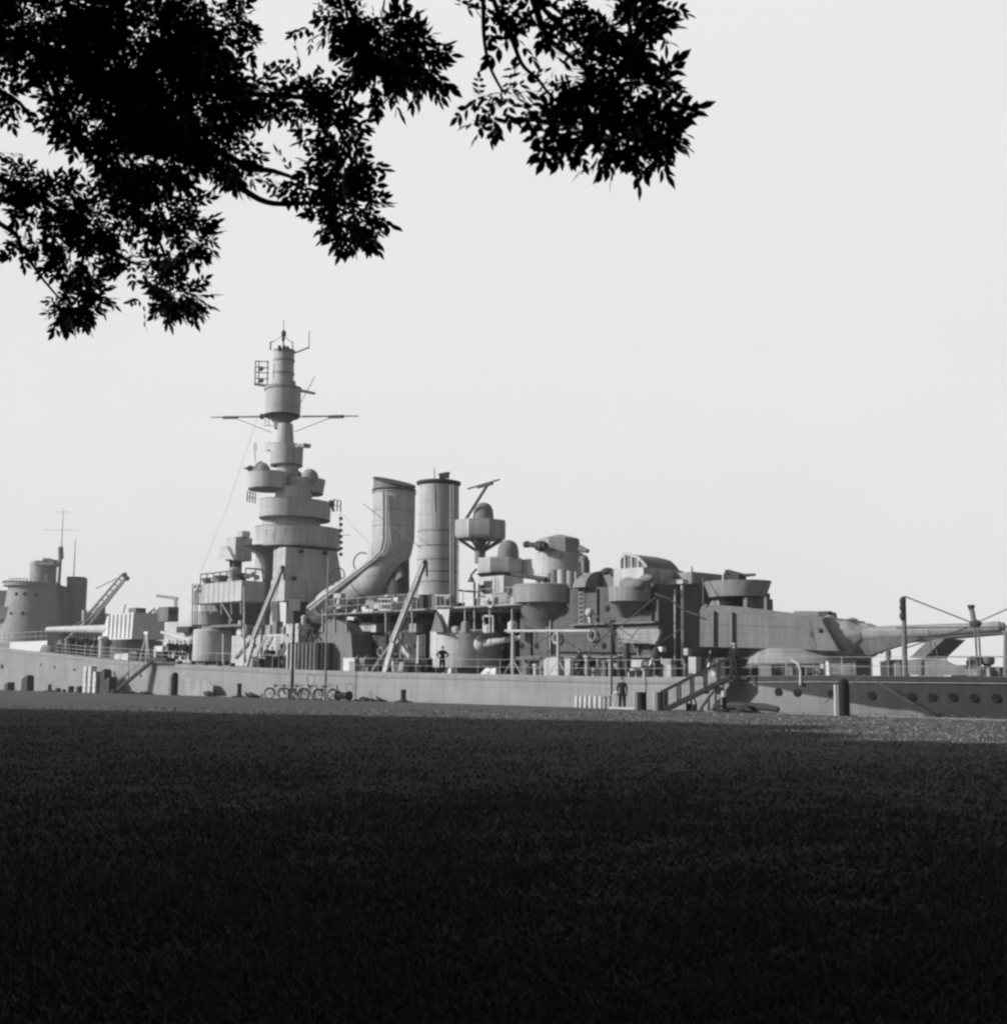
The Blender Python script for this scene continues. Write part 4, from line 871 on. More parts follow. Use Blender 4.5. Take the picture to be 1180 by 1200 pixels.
for p in ([(1060, 699, 5.0), (1142, 731, 8)], [(1142, 731, 8), (1182, 713, 8)], [(1060, 760, 5.0), (1142, 733, 8)], [(1050, 736, 5), (1185, 735, 8)], [(1017, 792, 1.6), (1070, 826, 2.2)], [(1014, 790, .2), (966, 824, .3)], [(1100, 770, 7.5), (1182, 770, 8)], [(1105, 752, 7), (1111, 782, 7)], [(1095, 752, 7), (1100, 775, 7)], [(1088, 738, 7), (1092, 766, 7)]): wirepx(p, .035)
rail('stern_rail', [(u_, VN(u_)+.2, DZ(u_)) for u_ in (108, 111, 114, 117, 120, 123, 126)], 1.0, 2, 1.6, .022)
rail('deck_rail', [(105.5, .35, DZ(107)), (108, VN(108)+.2, DZ(108))], 1.0, 2, 1.3, .022)
rail('deck_rail', [(U(60, 1), 1.2, DZ(15)), (U(115, .3), .5, DZ(26)), (U(215), .15, DZ(45))], 1.15, 3, 2.2, .03)
rail('deck_rail', [(U(222), .12, DZ(45)), (U(335), .12, DZ(61))], 1.1, 1, 2.4, .03)
rail('deck_rail', [(U(400), .12, DZ(70)), (U(700), .12, DZ(96)), (U(800), .12, DZ(103))], 1.0, 2, 2.2, .018)
# deck clutter of the near side
b = MB(); b.tube(S(592, 739.5, 1.4), S(692, 739.5, 1.4), .09); b.tube(S(601, 740, 1.4), S(601, 791, 1.4), .11); b.tube(S(654, 740, 1.4), S(654, 793, 1.4), .11)
for c_ in (601, 654):
    for dx in (-11, 10): b.tube(S(c_, 773, 1.4), S(c_+dx, 791, 1.4), .035, seg=5)
part('awning_frame', b, 'light')
for p in ([(612, 764, 1.3), (690, 718, 2.5)], [(690, 718, 3), (705, 757, 2.5)], [(692, 716, 3), (718, 735, 2), (722, 760, 1.6)], [(700, 757, 2), (768, 700, 3)], [(610, 725, 2), (635, 738, 2)], [(664, 708, 2.5), (680, 724, 2)], [(722, 748, 2), (770, 756, 2), (800, 735, 3)], [(493, 642, 4.5), (425, 590, 4.5)]): wirepx(p, .03)
rs = random.Random(3)
for k in range(30):
    px = 612+rs.random()*160; v_ = 2.0+rs.random()*1.4; u_ = U(px, v_); h_ = .4+rs.random()*.9; b = MB()
    if rs.random() < .5: b.box(u_, u_+.3+rs.random()*1.1, v_, v_+.5, DZ(u_), DZ(u_)+h_); part('ready_use_locker', b, rs.choice(['slate', 'mid', 'dark', 'light']))
    else: b.lathe((u_, v_), [(.16, DZ(u_)), (.16, DZ(u_)+h_), (.26, DZ(u_)+h_+.02), (.2, DZ(u_)+h_+.16)], 10); part('ventilator', b, rs.choice(['slate', 'mid', 'dark', 'light']))
for px in (619, 641, 663, 688, 714, 752): door(px, 772.5, 790, VW-.003, .9, 'dark')
for px in (640, 672, 700, 726, 775): b = MB(); b.tube(S(px, 770, VW-.8), S(px, 793, VW-.8), .06, seg=6); part('deck_pillar', b, 'light')
b = MB(); b.box(U(735, 2.2), U(754, 2.2), 2.2, 2.7, zz(745, 786, 2.2), zz(745, 784, 2.2))
for px in (735.5, 744, 753.5): b.box(U(px, 2.2), U(px, 2.2)+.1, 2.2, 2.7, DZ(100), zz(745, 786, 2.2))
b.box(U(735, 2.7), U(754, 2.7), 2.6, 2.7, zz(745, 782, 2.6), zz(745, 773, 2.6)); part('bench', b, 'light')
b = MB(); b.box(U(771, 3), U(776, 3), 3, 3.4, zz(773, 764, 3), zz(773, 758, 3)); part('notice_board', b, 'white')
for px, yb_ in ((734.5, 786), (769, 790)):
    b = MB(); b.lathe((U(px, 1.6), 1.6), [(.1, zz(px, yb_+2, 1.6)), (.26, zz(px, yb_-4, 1.6)), (.28, zz(px, 770, 1.6)), (.14, zz(px, 759.5, 1.6)), (.03, zz(px, 757.5, 1.6))], 12); part('furled_canvas', b, 'dark')
b = MB(); pts = [S(a_, c_, 3.2) for a_, c_ in ((722, 737), (772, 737), (773, 742), (770, 751), (766, 755), (730, 753))]
b.panel(pts, (0, 1, 0), .3); part('spread_awning', b, 'mid')
b = MB(); b.bar(S(690, 719, 2.6), S(692, 730, 2.6), .2, .2); b.sphere(tuple(S(691, 718, 2.6)), .3); part('pulley_block', b, 'light')
for px, yt, mm in ((577, 783, 'white'), (570, 782, 'white'), (525, 784, 'white')):
    b = MB(); b.loft([[(U(px, 1)-.5, .8, DZ(88)), (U(px, 1)+.5, .8, DZ(88)), (U(px, 1)+.5, 1.4, DZ(88)), (U(px, 1)-.5, 1.4, DZ(88))], [(U(px, 1), .9, DZ(88)+.45), (U(px, 1)+.45, .9, DZ(88)+.45), (U(px, 1)+.45, 1.3, DZ(88)+.45), (U(px, 1), 1.3, DZ(88)+.45)]]); part('mooring_bitt', b, mm)
drum_gun(503, 590, 739, 783, 5.2, 1, 564, 755, 629, 744, label='after secondary gun turret with barrel pointing aft')
for px in (208, 223, 239, 255, 270):
    b = MB(); u_ = U(px, .35); b.lathe((u_, .5), [(.26, DZ(u_)), (.22, DZ(u_)+.28), (.3, DZ(u_)+.32)], 10); part('mooring_bitt', b, 'dark')
rs2 = random.Random(9)
for k in range(16):
    px = 68+rs2.random()*45; v_ = 2+rs2.random()*2; u_ = U(px, v_); b = MB(); b.lathe((u_, v_), [(.3, DZ(u_)), (.35, DZ(u_)+.5+rs2.random()), (.2, DZ(u_)+.9+rs2.random()*.7)], 9); part('ventilator', b, rs2.choice(['dark', 'slate', 'black']))
b = MB(); boxpx(b, 134, 150, 158, 766, 776, 2); part('deck_locker', b, 'canvas_light')
b = MB(); b.bar(S(38, 800, -.1), S(28, 796, -.1), .05, .05)

rd = random.Random(21)
def ladder(px, yt, yb, v, m='light', w_=.4):
    b = MB(); a_, c_ = S(px, yt, v), S(px, yb, v)
    for dx in (-w_/2, w_/2): b.tube((a_.x+dx, v, c_.z), (a_.x+dx, v, a_.z), .03, seg=4)
    z = c_.z
    while z < a_.z: b.tube((a_.x-w_/2, v, z), (a_.x+w_/2, v, z), .025, seg=4); z += .3
    return part('ladder', b, m)
for a in ((681, 690, 731, VW-.15), (727, 735, 768, VW-.5), (601, 716, 785, 4.4), (496, 743, 786, 4.4), (393, 690, 716, 5.5), (240, 706, 735, 3.2), (325, 745, 782, 4.3), (579, 676, 714, 4.4)): ladder(*a)
for px, yt, yb, v in ((430, 744, 780, 4.5), (453, 743, 786, 4.5), (470, 742, 784, 4.5), (622, 735, 768, VW-.1), (645, 690, 768, VW-.1), (700, 690, 729, VW-.1), (718, 734, 768, VW-.1), (748, 736, 768, VW-.1), (764, 692, 728, VW-.1), (791, 690, 780, 4.6), (306, 745, 782, 4.3), (341, 746, 782, 4.3)):
    b = MB(); b.tube(S(px, yb, v), S(px, yt, v), .07, seg=6); part('pipe', b, rd.choice(['mid', 'dark', 'grey']))
def stuff_box(px, yb, v, w_, h_, m): 
    b = MB(); u_ = U(px, v, yb); z_ = zz(px, yb, v); b.box(u_, u_+w_, v, v+.5, z_, z_+h_)
    if w_ > .6: b.box(u_-.04, u_+w_+.04, v-.04, v+.54, z_+h_, z_+h_+.05)
    part('ready_use_locker', b, m)
for k in range(26): stuff_box(385+rd.random()*215, 713.5, 2.9+rd.random()*2.5, .3+rd.random()*.9, .3+rd.random()*.9, rd.choice(['slate', 'dark', 'mid', 'grey', 'iron']))
for k in range(26): stuff_box(400+rd.random()*92, 741, 4.8+rd.random()*2, .3+rd.random()*1.1, .3+rd.random()*1.1, rd.choice(['slate', 'dark', 'black', 'mid', 'iron']))
for k in range(22): px = 288+rd.random()*55; stuff_box(px, 784, 1.8+rd.random()*2, .25+rd.random()*.8, .3+rd.random()*1.0, rd.choice(['slate', 'dark', 'black', 'mid', 'iron']))
for k in range(14): px = 408+rd.random()*85; stuff_box(px, 787, 1.4+rd.random()*2, .25+rd.random()*.8, .3+rd.random()*.7, rd.choice(['slate', 'dark', 'black', 'mid', 'iron']))
for k in range(14): px = 128+rd.random()*55; stuff_box(px, 774.5, 2+rd.random()*2, .4+rd.random()*1.2, .4+rd.random()*.9, rd.choice(['slate', 'dark', 'black', 'iron']))
for k in range(12): px = 862+rd.random()*110; stuff_box(px, 792, 2.2+rd.random()*2, .25+rd.random()*.8, .2+rd.random()*.4, rd.choice(['slate', 'dark', 'mid', 'iron']))
for k in range(12): px = 1036+rd.random()*140; stuff_box(px, 792, 7.2+rd.random()*2, .25+rd.random()*.9, .3+rd.random()*.6, rd.choice(['slate', 'dark', 'mid', 'light']))
for k in range(8): px = 772+rd.random()*70; stuff_box(px, 793, 1.5+rd.random()*2, .25+rd.random()*.6, .3+rd.random()*.9, rd.choice(['slate', 'dark', 'mid', 'light']))
for px, py, v in ((446, 764, 4.4), (475, 762, 4.4), (603, 700, 4.5), (694, 745, VW-.2), (652, 748, VW-.2), (758, 745, VW-.2), (395, 705, 2.4), (575, 706, 2.4)):
    b = MB(); p_ = S(px, py, v); b.torus(tuple(p_), (0, 1, 0), .34, .08, 20, 6); part('lifebuoy', b, rd.choice(['light', 'mid']))
for px in (384, 401, 418, 437, 466, 549, 563, 583):   # lines coiled and hung over the boat deck edge
    b = MB(); b.path([S(px, 714, 2.3), S(px+1, 724, 2.3), S(px+3, 726+rd.random()*6, 2.3), S(px+5, 720, 2.3), S(px+6, 714, 2.3)], .03, 5); part('hanging_line', b, 'dark')
for pts in ([(302, 489, 7), (268, 590, 6), (236, 668, 5)], [(400, 600, 7), (418, 622, 7), (437, 640, 7)]):
    b = MB(); b.path([S(*p_) for p_ in pts], .014, 4); part('stay_wire', b, 'wire')

# ------------------------------------------------------------------ second ship, moored beyond
YF = 235.0
FS = thing('second_warship', 'hazy grey warship with round bridge lying beyond the bow at the left edge', 'warship', (PY(60, 792, YF).x, YF, 0), 0)
FO = Vector(FS.location)
def Q(px, py, dy=0.0): return PY(px, py, YF+dy)-FO
def fp(name, mb, m='mid', parent=None, label=None):
    o = mb.build(name, m, parent or FS)
    if label: o['label'] = label
    return o
def fcyl(mb, x0, x1, yt, yb, dy=0, x0b=None, x1b=None, seg=32):
    mx = (x0+x1)/2; c = Q(mx, 700, dy); s = F/(YF+dy); r = (x1-x0)/2/s; rb_ = r if x0b is None else (x1b-x0b)/2/s
    mb.lathe((c.x, c.y), [(rb_, Q(mx, yb, dy).z), (r, Q(mx, yt, dy).z)], seg); return c.x, c.y, r
def fbox(mb, x0, x1, yt, yb, dy=0, dep=4): a, c = Q(x0, yb, dy), Q(x1, yt, dy); mb.box(a.x, c.x, a.y, a.y+dep, a.z, c.z)
b = MB(); a = Q(-70, 760); c = Q(190, 760); b.loft([[(a.x+(c.x-a.x)*t_, y_, z_) for y_, z_ in ((-1+t_*2*0, -2), (-1.3, 2.6), (-1.3, 3.4+2*t_), (12, 3.4+2*t_), (12, -2))] for t_ in (0, .3, .6, .9)]+[[(c.x, y_, z_) for y_, z_ in ((5, -2), (5, 2.6), (5, 5.6), (6, 5.6), (6, -2))]]); fp('hull', b, 'mid')
b = MB(); fcyl(b, 11, 68, 688, 760, 0, 5, 80); brd = fp('bridge_drum', b, 'mid')
for px, py in ((25, 720.5), (39, 720.5), (30, 698), (40, 698), (52, 699)):
    b = MB(); p = Q(px, py); dx_ = p.x-Q(40, 700).x; s = F/YF; rad = (28.5+9*(py-688)/72)/s
    b.sphere((p.x, -math.sqrt(max(.1, rad*rad-dx_*dx_)), p.z), .35, 1, .5, 1, 10, 6); b.build('porthole', 'black', brd)
b = MB(); x_ = fcyl(b, 5, 69, 684, 688, 0); pl = fp('bridge_platform', b, 'mid')
b = MB()
for k in range(26):
    a_ = math.pi+math.pi*k/25; b.tube((x_[0]+x_[2]*math.cos(a_), x_[2]*math.sin(a_), Q(40, 684).z), (x_[0]+x_[2]*math.cos(a_), x_[2]*math.sin(a_), Q(40, 684-1.5).z), .18, seg=5)
b.build('screen_window', 'slate', pl)
rr = MB()
for px in range(11, 33, 4): rr.tube(Q(px, 684), Q(px, 678), .06, seg=4)
rr.tube(Q(11, 678), Q(33, 678), .09, seg=4); rr.tube(Q(11, 681), Q(33, 681), .05, seg=4); fp('bridge_rail', rr, 'light')
b = MB(); fcyl(b, 34, 64, 659, 685, 1, 33, 63); dd = fp('director_tower', b, 'mid')
b = MB(); fbox(b, 41, 63, 657, 662, -1.5, 4); fbox(b, 50, 57, 654, 658, -1.5, 3); b.build('director_roof', 'mid', dd)
b = MB(); fbox(b, 52, 56, 673, 682, -2.6, .3); b.build('door', 'slate', dd)
b = MB(); b.tube(Q(68, 697), Q(72, 642), .3, .25); b.tube(Q(72, 642), Q(74.5, 595), .10, .04); b.tube(Q(62, 657), Q(71, 657), .15); b.tube(Q(65, 600), Q(84, 600), .028); b.tube(Q(50, 621), Q(94, 621), .028); b.tube(Q(71, 641), Q(71.5, 655), .5, seg=8); b.tube(Q(69, 697), Q(69, 690), .6); fp('mast', b, 'slate')
b = MB(); b.tube(Q(85, 706), Q(88.5, 632), .14, .06); fp('mast', b, 'slate')
b = MB(); fcyl(b, 78, 101, 678, 742, 3); ff = fp('funnel', b, 'slate'); b = MB(); fcyl(b, 77.5, 99, 676.5, 680, 3); b.build('cap', 'dark', ff)
b = MB(); p = Q(111, 700, 1); b.loft([[(Q(a_, 0, 1).x, yy, Q(111, c_, 1).z) for a_, c_ in ((102, 740), (102, 706), (106, 694), (109, 688), (113, 687), (117, 690), (118, 697), (122, 704), (123, 740))] for yy in (0, 4)]); fp('covered_searchlight', b, 'slate')
b = MB(); fbox(b, -30, 12, 692, 760, 2, 6); fp('deckhouse', b, 'slate'); b = MB(); fbox(b, -10, 22, 711, 726, -4, 3); fp('gun_shield', b, 'mid')
b = MB(); fbox(b, 66, 118, 718, 760, 3, 6); fbox(b, 60, 84, 706, 720, 2, 6); fp('after_superstructure', b, 'mid')
b = MB(); fcyl(b, 113, 124, 712, 742, 1); fp('ventilator_trunk', b, 'slate')
b = MB()
for (p_, q_) in (((97, 727), (143, 673)), ((101, 730), (147, 677)), ((104, 733), (147, 679))): b.tube(Q(*p_, -4), Q(*q_, -4), .3, .22, 6)
for k in range(9):
    t_ = k/9; b.tube(Q(97+46*t_, 727-54*t_, -4), Q(104+43*(t_+.08), 733-54*(t_+.08), -4), .12, seg=4)
jb = fp('crane_jib', b, 'light', label='lattice crane jib leaning up to the right')
b = MB(); b.sphere(tuple(Q(146, 674, -4)), .5, 1, .6, 1); b.sphere(tuple(Q(149, 678, -4)), .45); b.build('jib_head', 'dark', jb)
b = MB(); b.tube(Q(143, 675, -4), Q(112, 690, -4), .08, seg=4); b.tube(Q(97, 727, -4), Q(75, 740, -4), .12, seg=4); b.build('topping_wire', 'slate', jb)
b = MB(); b.tube(Q(112, 718, -4), Q(72, 755, -4.5), .25); b.tube(Q(99, 715, -4), Q(99, 728, -4), .5); fp('crane_post', b, 'light')
# tiny far jib seen over the forecastle
jj = thing('dockyard_crane', 'pale distant crane jib above the roofs between turret and bridge', 'crane', (PY(195, 792, 420).x, 420, -1))
jo = Vector(jj.location)
b = MB(); Qj = lambda px, py: PY(px, py, 420)-jo
b.bar(Qj(183, 697.5), Qj(209, 700.5), .5, .5); b.bar(Qj(183, 699), Qj(209, 703), .4, .4)
for k in range(9): b.bar(Qj(184+k*3, 697.7+k*.3), Qj(185.5+k*3, 699.6+k*.38), .2, .2)
b.build('jib', 'white', jj); b = MB(); b.bar(Qj(206, 701), Qj(206, 790), 1.0, 1.0); b.build('crane_tower', 'white', jj)

# ------------------------------------------------------------------ people
def bake_skin(name, verts, edges, radii, mats, split=None):
    me = bpy.data.meshes.new(name); me.from_pydata(verts, edges, []); o = bpy.data.objects.new(name, me); col.objects.link(o)
    sk = o.modifiers.new('skin', 'SKIN'); sk.use_smooth_shade = True; ss = o.modifiers.new('sub', 'SUBSURF'); ss.levels = 1
    if not me.skin_vertices: me.attributes.new('skin', 'FLOAT', 'POINT')
    for i, r_ in enumerate(radii): me.skin_vertices[0].data[i].radius = (r_, r_) if not hasattr(r_, '__len__') else r_
    me.skin_vertices[0].data[0].use_root = True
    bpy.context.view_layer.update(); dg = bpy.context.evaluated_depsgraph_get(); ev = o.evaluated_get(dg)
    m2 = bpy.data.meshes.new_from_object(ev, depsgraph=dg); bpy.data.objects.remove(o)
    m2.materials.clear()
    for m_ in mats: m2.materials.append(M[m_])
    return m2
def make_person(pose):
    V = [(0, 0, .93)]; E = []; Rr = [(.15, .11)]
    def a(p, parent, r_): V.append(p); Rr.append(r_); E.append((parent, len(V)-1)); return len(V)-1
    lean = .12 if pose == 'lean' else 0
    sp = a((0, -lean*.3, 1.10), 0, (.14, .10)); ch = a((0, -lean, 1.32), sp, (.17, .115)); nk = a((0, -lean*1.5, 1.47), ch, (.06, .06))
    hd_ = a((0, -lean*1.8-.01, 1.56), nk, (.075, .085)); a((0, -lean*1.9, 1.68), hd_, (.075, .09))
    for sx in (-1, 1):
        sh_ = a((sx*.19, -lean, 1.40), ch, .085)
        if pose == 'akimbo': el = a((sx*.40, .06, 1.17), sh_, .065); wr = a((sx*.20, -.08, 1.02), el, .032); fd = Vector((-sx*.3, -.1, -.5)).normalized()
        elif pose == 'lean': el = a((sx*.26, -.12, 1.13), sh_, .065); wr = a((sx*.18, -.38, 1.08), el, .032); fd = Vector((0, -.9, -.3)).normalized()
        elif pose == 'walk': el = a((sx*.25, sx*.12, 1.14), sh_, .065); wr = a((sx*.27, sx*.16-.12, .90), el, .032); fd = Vector((0, -.25, -1)).normalized()
        else: el = a((sx*.26, .03, 1.13), sh_, .065); wr = a((sx*.25, -.05, .88), el, .032); fd = Vector((0, -.15, -1)).normalized()
        wp_ = Vector(V[wr]); pm = a(tuple(wp_+fd*.08), wr, (.036, .02))
        side = fd.cross(Vector((0, 1, 0.2))).normalized()
        for k, L_ in ((-1.5, .065), (-.5, .08), (.5, .085), (1.5, .075)):
            f1_ = a(tuple(wp_+fd*.10+side*k*.018), pm, .009); a(tuple(wp_+fd*(.10+L_)+side*k*.02+Vector((0, -.02, 0))), f1_, .008)
        th_ = a(tuple(wp_+fd*.06-side*.045*sx), pm, .011); a(tuple(wp_+fd*.11-side*.06*sx), th_, .009)
        st_ = .17*sx if pose == 'walk' else 0
        hp = a((sx*.10, 0, .86), 0, .125); kn = a((sx*.115, -.02-st_*.8, .48), hp, .10); an = a((sx*.12, .03-st_*1.5, .12), kn, .085); a((sx*.13, -.13-st_*1.5, .045), an, (.045, .035))
    return V, E, Rr
PM = {}
def person_mesh(pose, trousers='cloth_dark', top='cloth_dark'):
    key = (pose, trousers, top)
    if key in PM: return PM[key]
    V, E, Rr = make_person(pose); me = bake_skin('person_'+pose, V, E, Rr, [top, 'skin', trousers])
    for p in me.polygons:
        c_ = p.center; p.use_smooth = True
        if c_.z > 1.50: p.material_index = 1
        elif c_.z < .95 and abs(c_.x) < .2 and c_.z > .05: p.material_index = 2
    PM[key] = me; return me
hc = MB(); hc.sphere((0, 0, 1.66), .105, .95, 1.05, .95, 14, 8, 0); nose = MB()
cap = MB(); cap.lathe((0, 0), [(.10, 1.68), (.13, 1.71), (.13, 1.755), (.05, 1.77)], 14); HAIR = None; CAPM = {}
def person(loc, label, pose='stand', trousers='cloth_dark', top='cloth_dark', rz=0.0, hgt=1.75, headgear='hair', group=None):
    me = person_mesh(pose, trousers, top)
    o = bpy.data.objects.new('person', me); col.objects.link(o); o.location = loc; o.rotation_euler = (0, 0, rz); o.scale = (hgt*1.2/1.77,)*3 if hgt < 1.7 else (hgt*1.08/1.77,)*3
    tag(o, label, 'person', group)
    if headgear not in CAPM:
        src = {'hair': (hc, 'hair'), 'cap': (cap, 'cloth_dark'), 'white_cap': (cap, 'cloth_light')}[headgear]
        k = src[0].build('hair' if headgear == 'hair' else 'cap', src[1]); CAPM[headgear] = k.data; bpy.data.objects.remove(k)
    c_ = bpy.data.objects.new('hair' if headgear == 'hair' else 'cap', CAPM[headgear]); col.objects.link(c_); c_.parent = o
    if pose == 'lean': c_.location = (0, -.2, -.01)
    return o
def on_deck(px, v): u_ = U(px, v); return world(u_, v, DZ(u_)+.012)
person(on_deck(518, .6), 'sailor in dark clothes, hands on hips, before the round after secondary turret', 'akimbo', rz=R(200), hgt=1.62)
person(on_deck(461, .9), 'man in white trousers and dark jacket bending right of the second derrick boom', 'lean', 'cloth_light', rz=R(60), hgt=1.3)
person(on_deck(312, 1.2), 'dark sailor standing at the foot of the ladderway below the bridge', 'stand', rz=R(150), hgt=1.55, headgear='cap')
person(on_deck(318, 1.8), 'dark sailor half hidden behind the man at the ladderway foot', 'stand', rz=R(30), hgt=1.5)
person(on_deck(337, 1.6), 'dark sailor walking by the hose reels left of the ribbed locker', 'walk', rz=R(90), hgt=1.4)
person(on_deck(679, 1.5), 'dark sailor on deck below the first awning frame post pair', 'walk', rz=R(100), hgt=1.45)
person(on_deck(762, 1.2), 'seated looking man in pale shirt near the end of the deck bench', 'lean', 'cloth_dark', 'cloth_light', rz=R(70), hgt=1.1)
person(on_deck(861, .4), 'sailor in a white cap standing at the head of the stern gangway', 'stand', rz=R(160), hgt=1.55, headgear='white_cap')
person(on_deck(833, 1.0), 'man in white trousers boarding behind the gangway rail', 'walk', 'cloth_light', rz=R(240), hgt=1.3)
for k, px in enumerate((197, 201, 206, 210, 215, 219, 223)):
    person(on_deck(px, 2.6+.5*(k % 3))+Vector((0, 0, .3)), 'dark clothed sailor in the crowd between the white locker and the forward secondary turret', ('stand', 'walk')[k % 2], rz=R(40*k), hgt=1.6+.1*(k % 2), group='sailors crowded before the bridge')
for k, px in enumerate((78, 83, 88, 94, 99, 104, 109)):
    person(on_deck(px, 3.2+.4*(k % 3))+Vector((0, 0, .1)), 'dark clothed sailor in the crowd below the forward gun barrels', ('walk', 'stand')[k % 2], rz=R(55*k), hgt=1.65, group='sailors crowded under the forward guns')
def Gq(px, v): return world(U(px, v), v, 0)
person(Gq(729, -1.9), 'man in a dark jacket standing on the quay beside the pale gangway step', 'stand', 'cloth_dark', 'cloth_dark', rz=R(170), hgt=1.72)

# ------------------------------------------------------------------ things on the quay
def put(name, label, cat, px, v, group=None, rz=SHIP_ROT, scale=1.0, z=0.0):
    return thing(name, label, cat, Gq(px, v)+Vector((0, 0, z)), rz, group, scale)
# gas bottles
gbt = put('gas_cylinder', 'white gas bottle, leftmost of the six standing on the quay', 'gas bottle', 676, -1.7, 'white gas bottles on the quay')
b = MB(); b.lathe((0, 0), [(.11, 0), (.12, .03), (.12, .56), (.09, .66), (.035, .71), (.035, .74)], 14); b.build('bottle', 'white', gbt)
b = MB(); b.lathe((0, 0), [(.05, .74), (.05, .80), (.03, .82)], 10); b.build('valve_cap', 'canvas_light', gbt)
nm = ['second', 'third', 'fourth', 'fifth', 'rightmost']
for k, px in enumerate((681, 686.5, 692, 698, 704)):
    o = copy_tree(gbt); o.location = Gq(px, -1.7); o['label'] = f'white gas bottle, {nm[k]} of the six standing in a row on the quay' if k < 4 else 'white gas bottle at the right end of the row, next to the grey churns'
for k, px in enumerate((709, 714.5)):
    o = put('churn', ('left' if k == 0 else 'right') + ' grey churn standing right of the white gas bottles', 'churn', px, -1.7, 'grey churns on the quay'); b = MB(); b.lathe((0, 0), [(.15, 0), (.16, .45), (.09, .58), (.11, .66)], 14); b.build('churn_body', 'mid', o); b = MB(); b.lathe((0, 0), [(.12, .66), (.12, .7), (.03, .72)], 12); b.build('lid', 'slate', o)
# mooring piles
def pile(px, v, wd, ht, label, white=True, dome=True, name='mooring_post'):
    o = put(name, label, 'mooring post', px, v, rz=0); b = MB()
    prof = [(wd/2, 0), (wd/2, ht*.86), (wd*.42, ht*.94), (wd*.25, ht*.985), (.02, ht)] if dome else [(wd/2, 0), (wd/2*1.05, .05), (wd/2, .12), (wd/2, ht*.93), (wd/2*1.08, ht*.95), (wd/2*1.08, ht), (wd*.3, ht+.01)]
    b.lathe((0, 0), prof, 20); b.build('post_shaft', 'black', o)
    if white: b = MB(); b.box(-wd/2-.2, -wd/2-.01, -.1, .1, 0, ht*(.83 if dome else 1.02)); b.build('painted_batten', 'white', o)
    return o
pile(752, -2.2, .52, 1.0, 'squat black post with white batten left of the gangway foot', True, False)
pile(775.5, -2.2, .52, 1.02, 'squat black post with white batten standing at the gangway foot', True, False)
pile(988.5, -1.5, .55, 1.85, 'tall dark round-topped mooring post with pale batten in front of the stern hull')
pile(205, -1.4, .6, 2.05, 'tall black round-topped mooring post in front of the hull near the left gangway')
b = MB(); o = put('mooring_post', 'short pale-capped black post right of the gangway below the after turret', 'mooring post', 848, -1.6, rz=0); b.lathe((0, 0), [(.13, 0), (.13, .82)], 14); b.build('post_shaft', 'black', o); b = MB(); b.lathe((0, 0), [(.15, .82), (.15, 1.12), (.12, 1.15)], 14); b.build('cap', 'light', o); b = MB(); b.box(-.17, -.12, -.05, .05, 0, .82); b.build('painted_batten', 'light', o)
def bollard(px, v, ht, label):
    o = put('bollard', label, 'bollard', px, v, rz=0); b = MB(); b.lathe((0, 0), [(.34, 0), (.34, .12), (.2, .2), (.17, ht*.75), (.2, ht*.82), (.2, ht*.97), (.1, ht)], 16); b.build('bollard_post', 'dark', o)
    b = MB(); b.box(-.55, .55, -.3, .3, 0, .1); b.build('base_plate', 'dark', o)
bollard(281, -1.6, 1.15, 'dark iron bollard on the quay below the first derrick boom'); bollard(473, -1.7, .9, 'dark iron bollard on the quay between the coiled ropes and the middle of the hull')
bollard(59, -1.5, .75, 'small dark bollard on the quay at far left')
# arched rack and rope heaps
o = put('cable_stand', 'small arched black stand on the quay right of the stern gangway', 'stand', 810, -1.5); b = MB(); b.path([(-.33, 0, 0), (-.33, 0, .45), (-.2, 0, .68), (0, 0, .75), (.2, 0, .68), (.33, 0, .45), (.33, 0, 0)], .045, 8); b.build('arch', 'black', o); b = MB(); b.box(-.3, -.1, -.1, .1, 0, .42); b.box(.05, .3, -.1, .1, 0, .38); b.tube((-.02, 0, 0), (-.02, 0, .72), .05); b.build('reel_block', 'black', o)
def heap(px, v, L, H, label, seed):
    rh = random.Random(seed); o = put('rope_heap', label, 'rope', px, v); b = MB()
    for k in range(9):
        x_ = (rh.random()-.5)*L; b.torus((x_, (rh.random()-.5)*.3, .06+rh.random()*H*.6), (rh.random()*.4, rh.random()*.4, 1), .25+rh.random()*.15, .055, 18, 6)
    b.path([((t_-.5)*L*1.15, .15*math.sin(t_*9), .06) for t_ in np.linspace(0, 1, 20)], .055, 6); b.build('coil', 'dark', o)
heap(862, -1.5, 2.6, .55, 'long dark heap of rope by the stern hull', 1); heap(433, -1.5, 3.2, .2, 'flat dark rope coil on the quay amid the hull', 2); heap(296, -1.4, 1.2, .4, 'small dark rope coil right of the bollard under the first boom', 3); heap(160, -1.3, 6.0, .15, 'low dark rope line along the quay below the left gangway', 4); heap(247, -1.3, 1.2, .4, 'small dark rope coil right of the grey tarpaulin screen', 5)
o = put('fender_log', 'low dark timber log lying on the quay below the after turret', 'log', 872, -1.4); b = MB(); b.path([(-2.0, 0, .3), (-1, 0, .36), (1.2, .05, .32), (2.1, .1, .22)], [.18, .22, .2, .14], 12); b.build('log', 'dark', o)
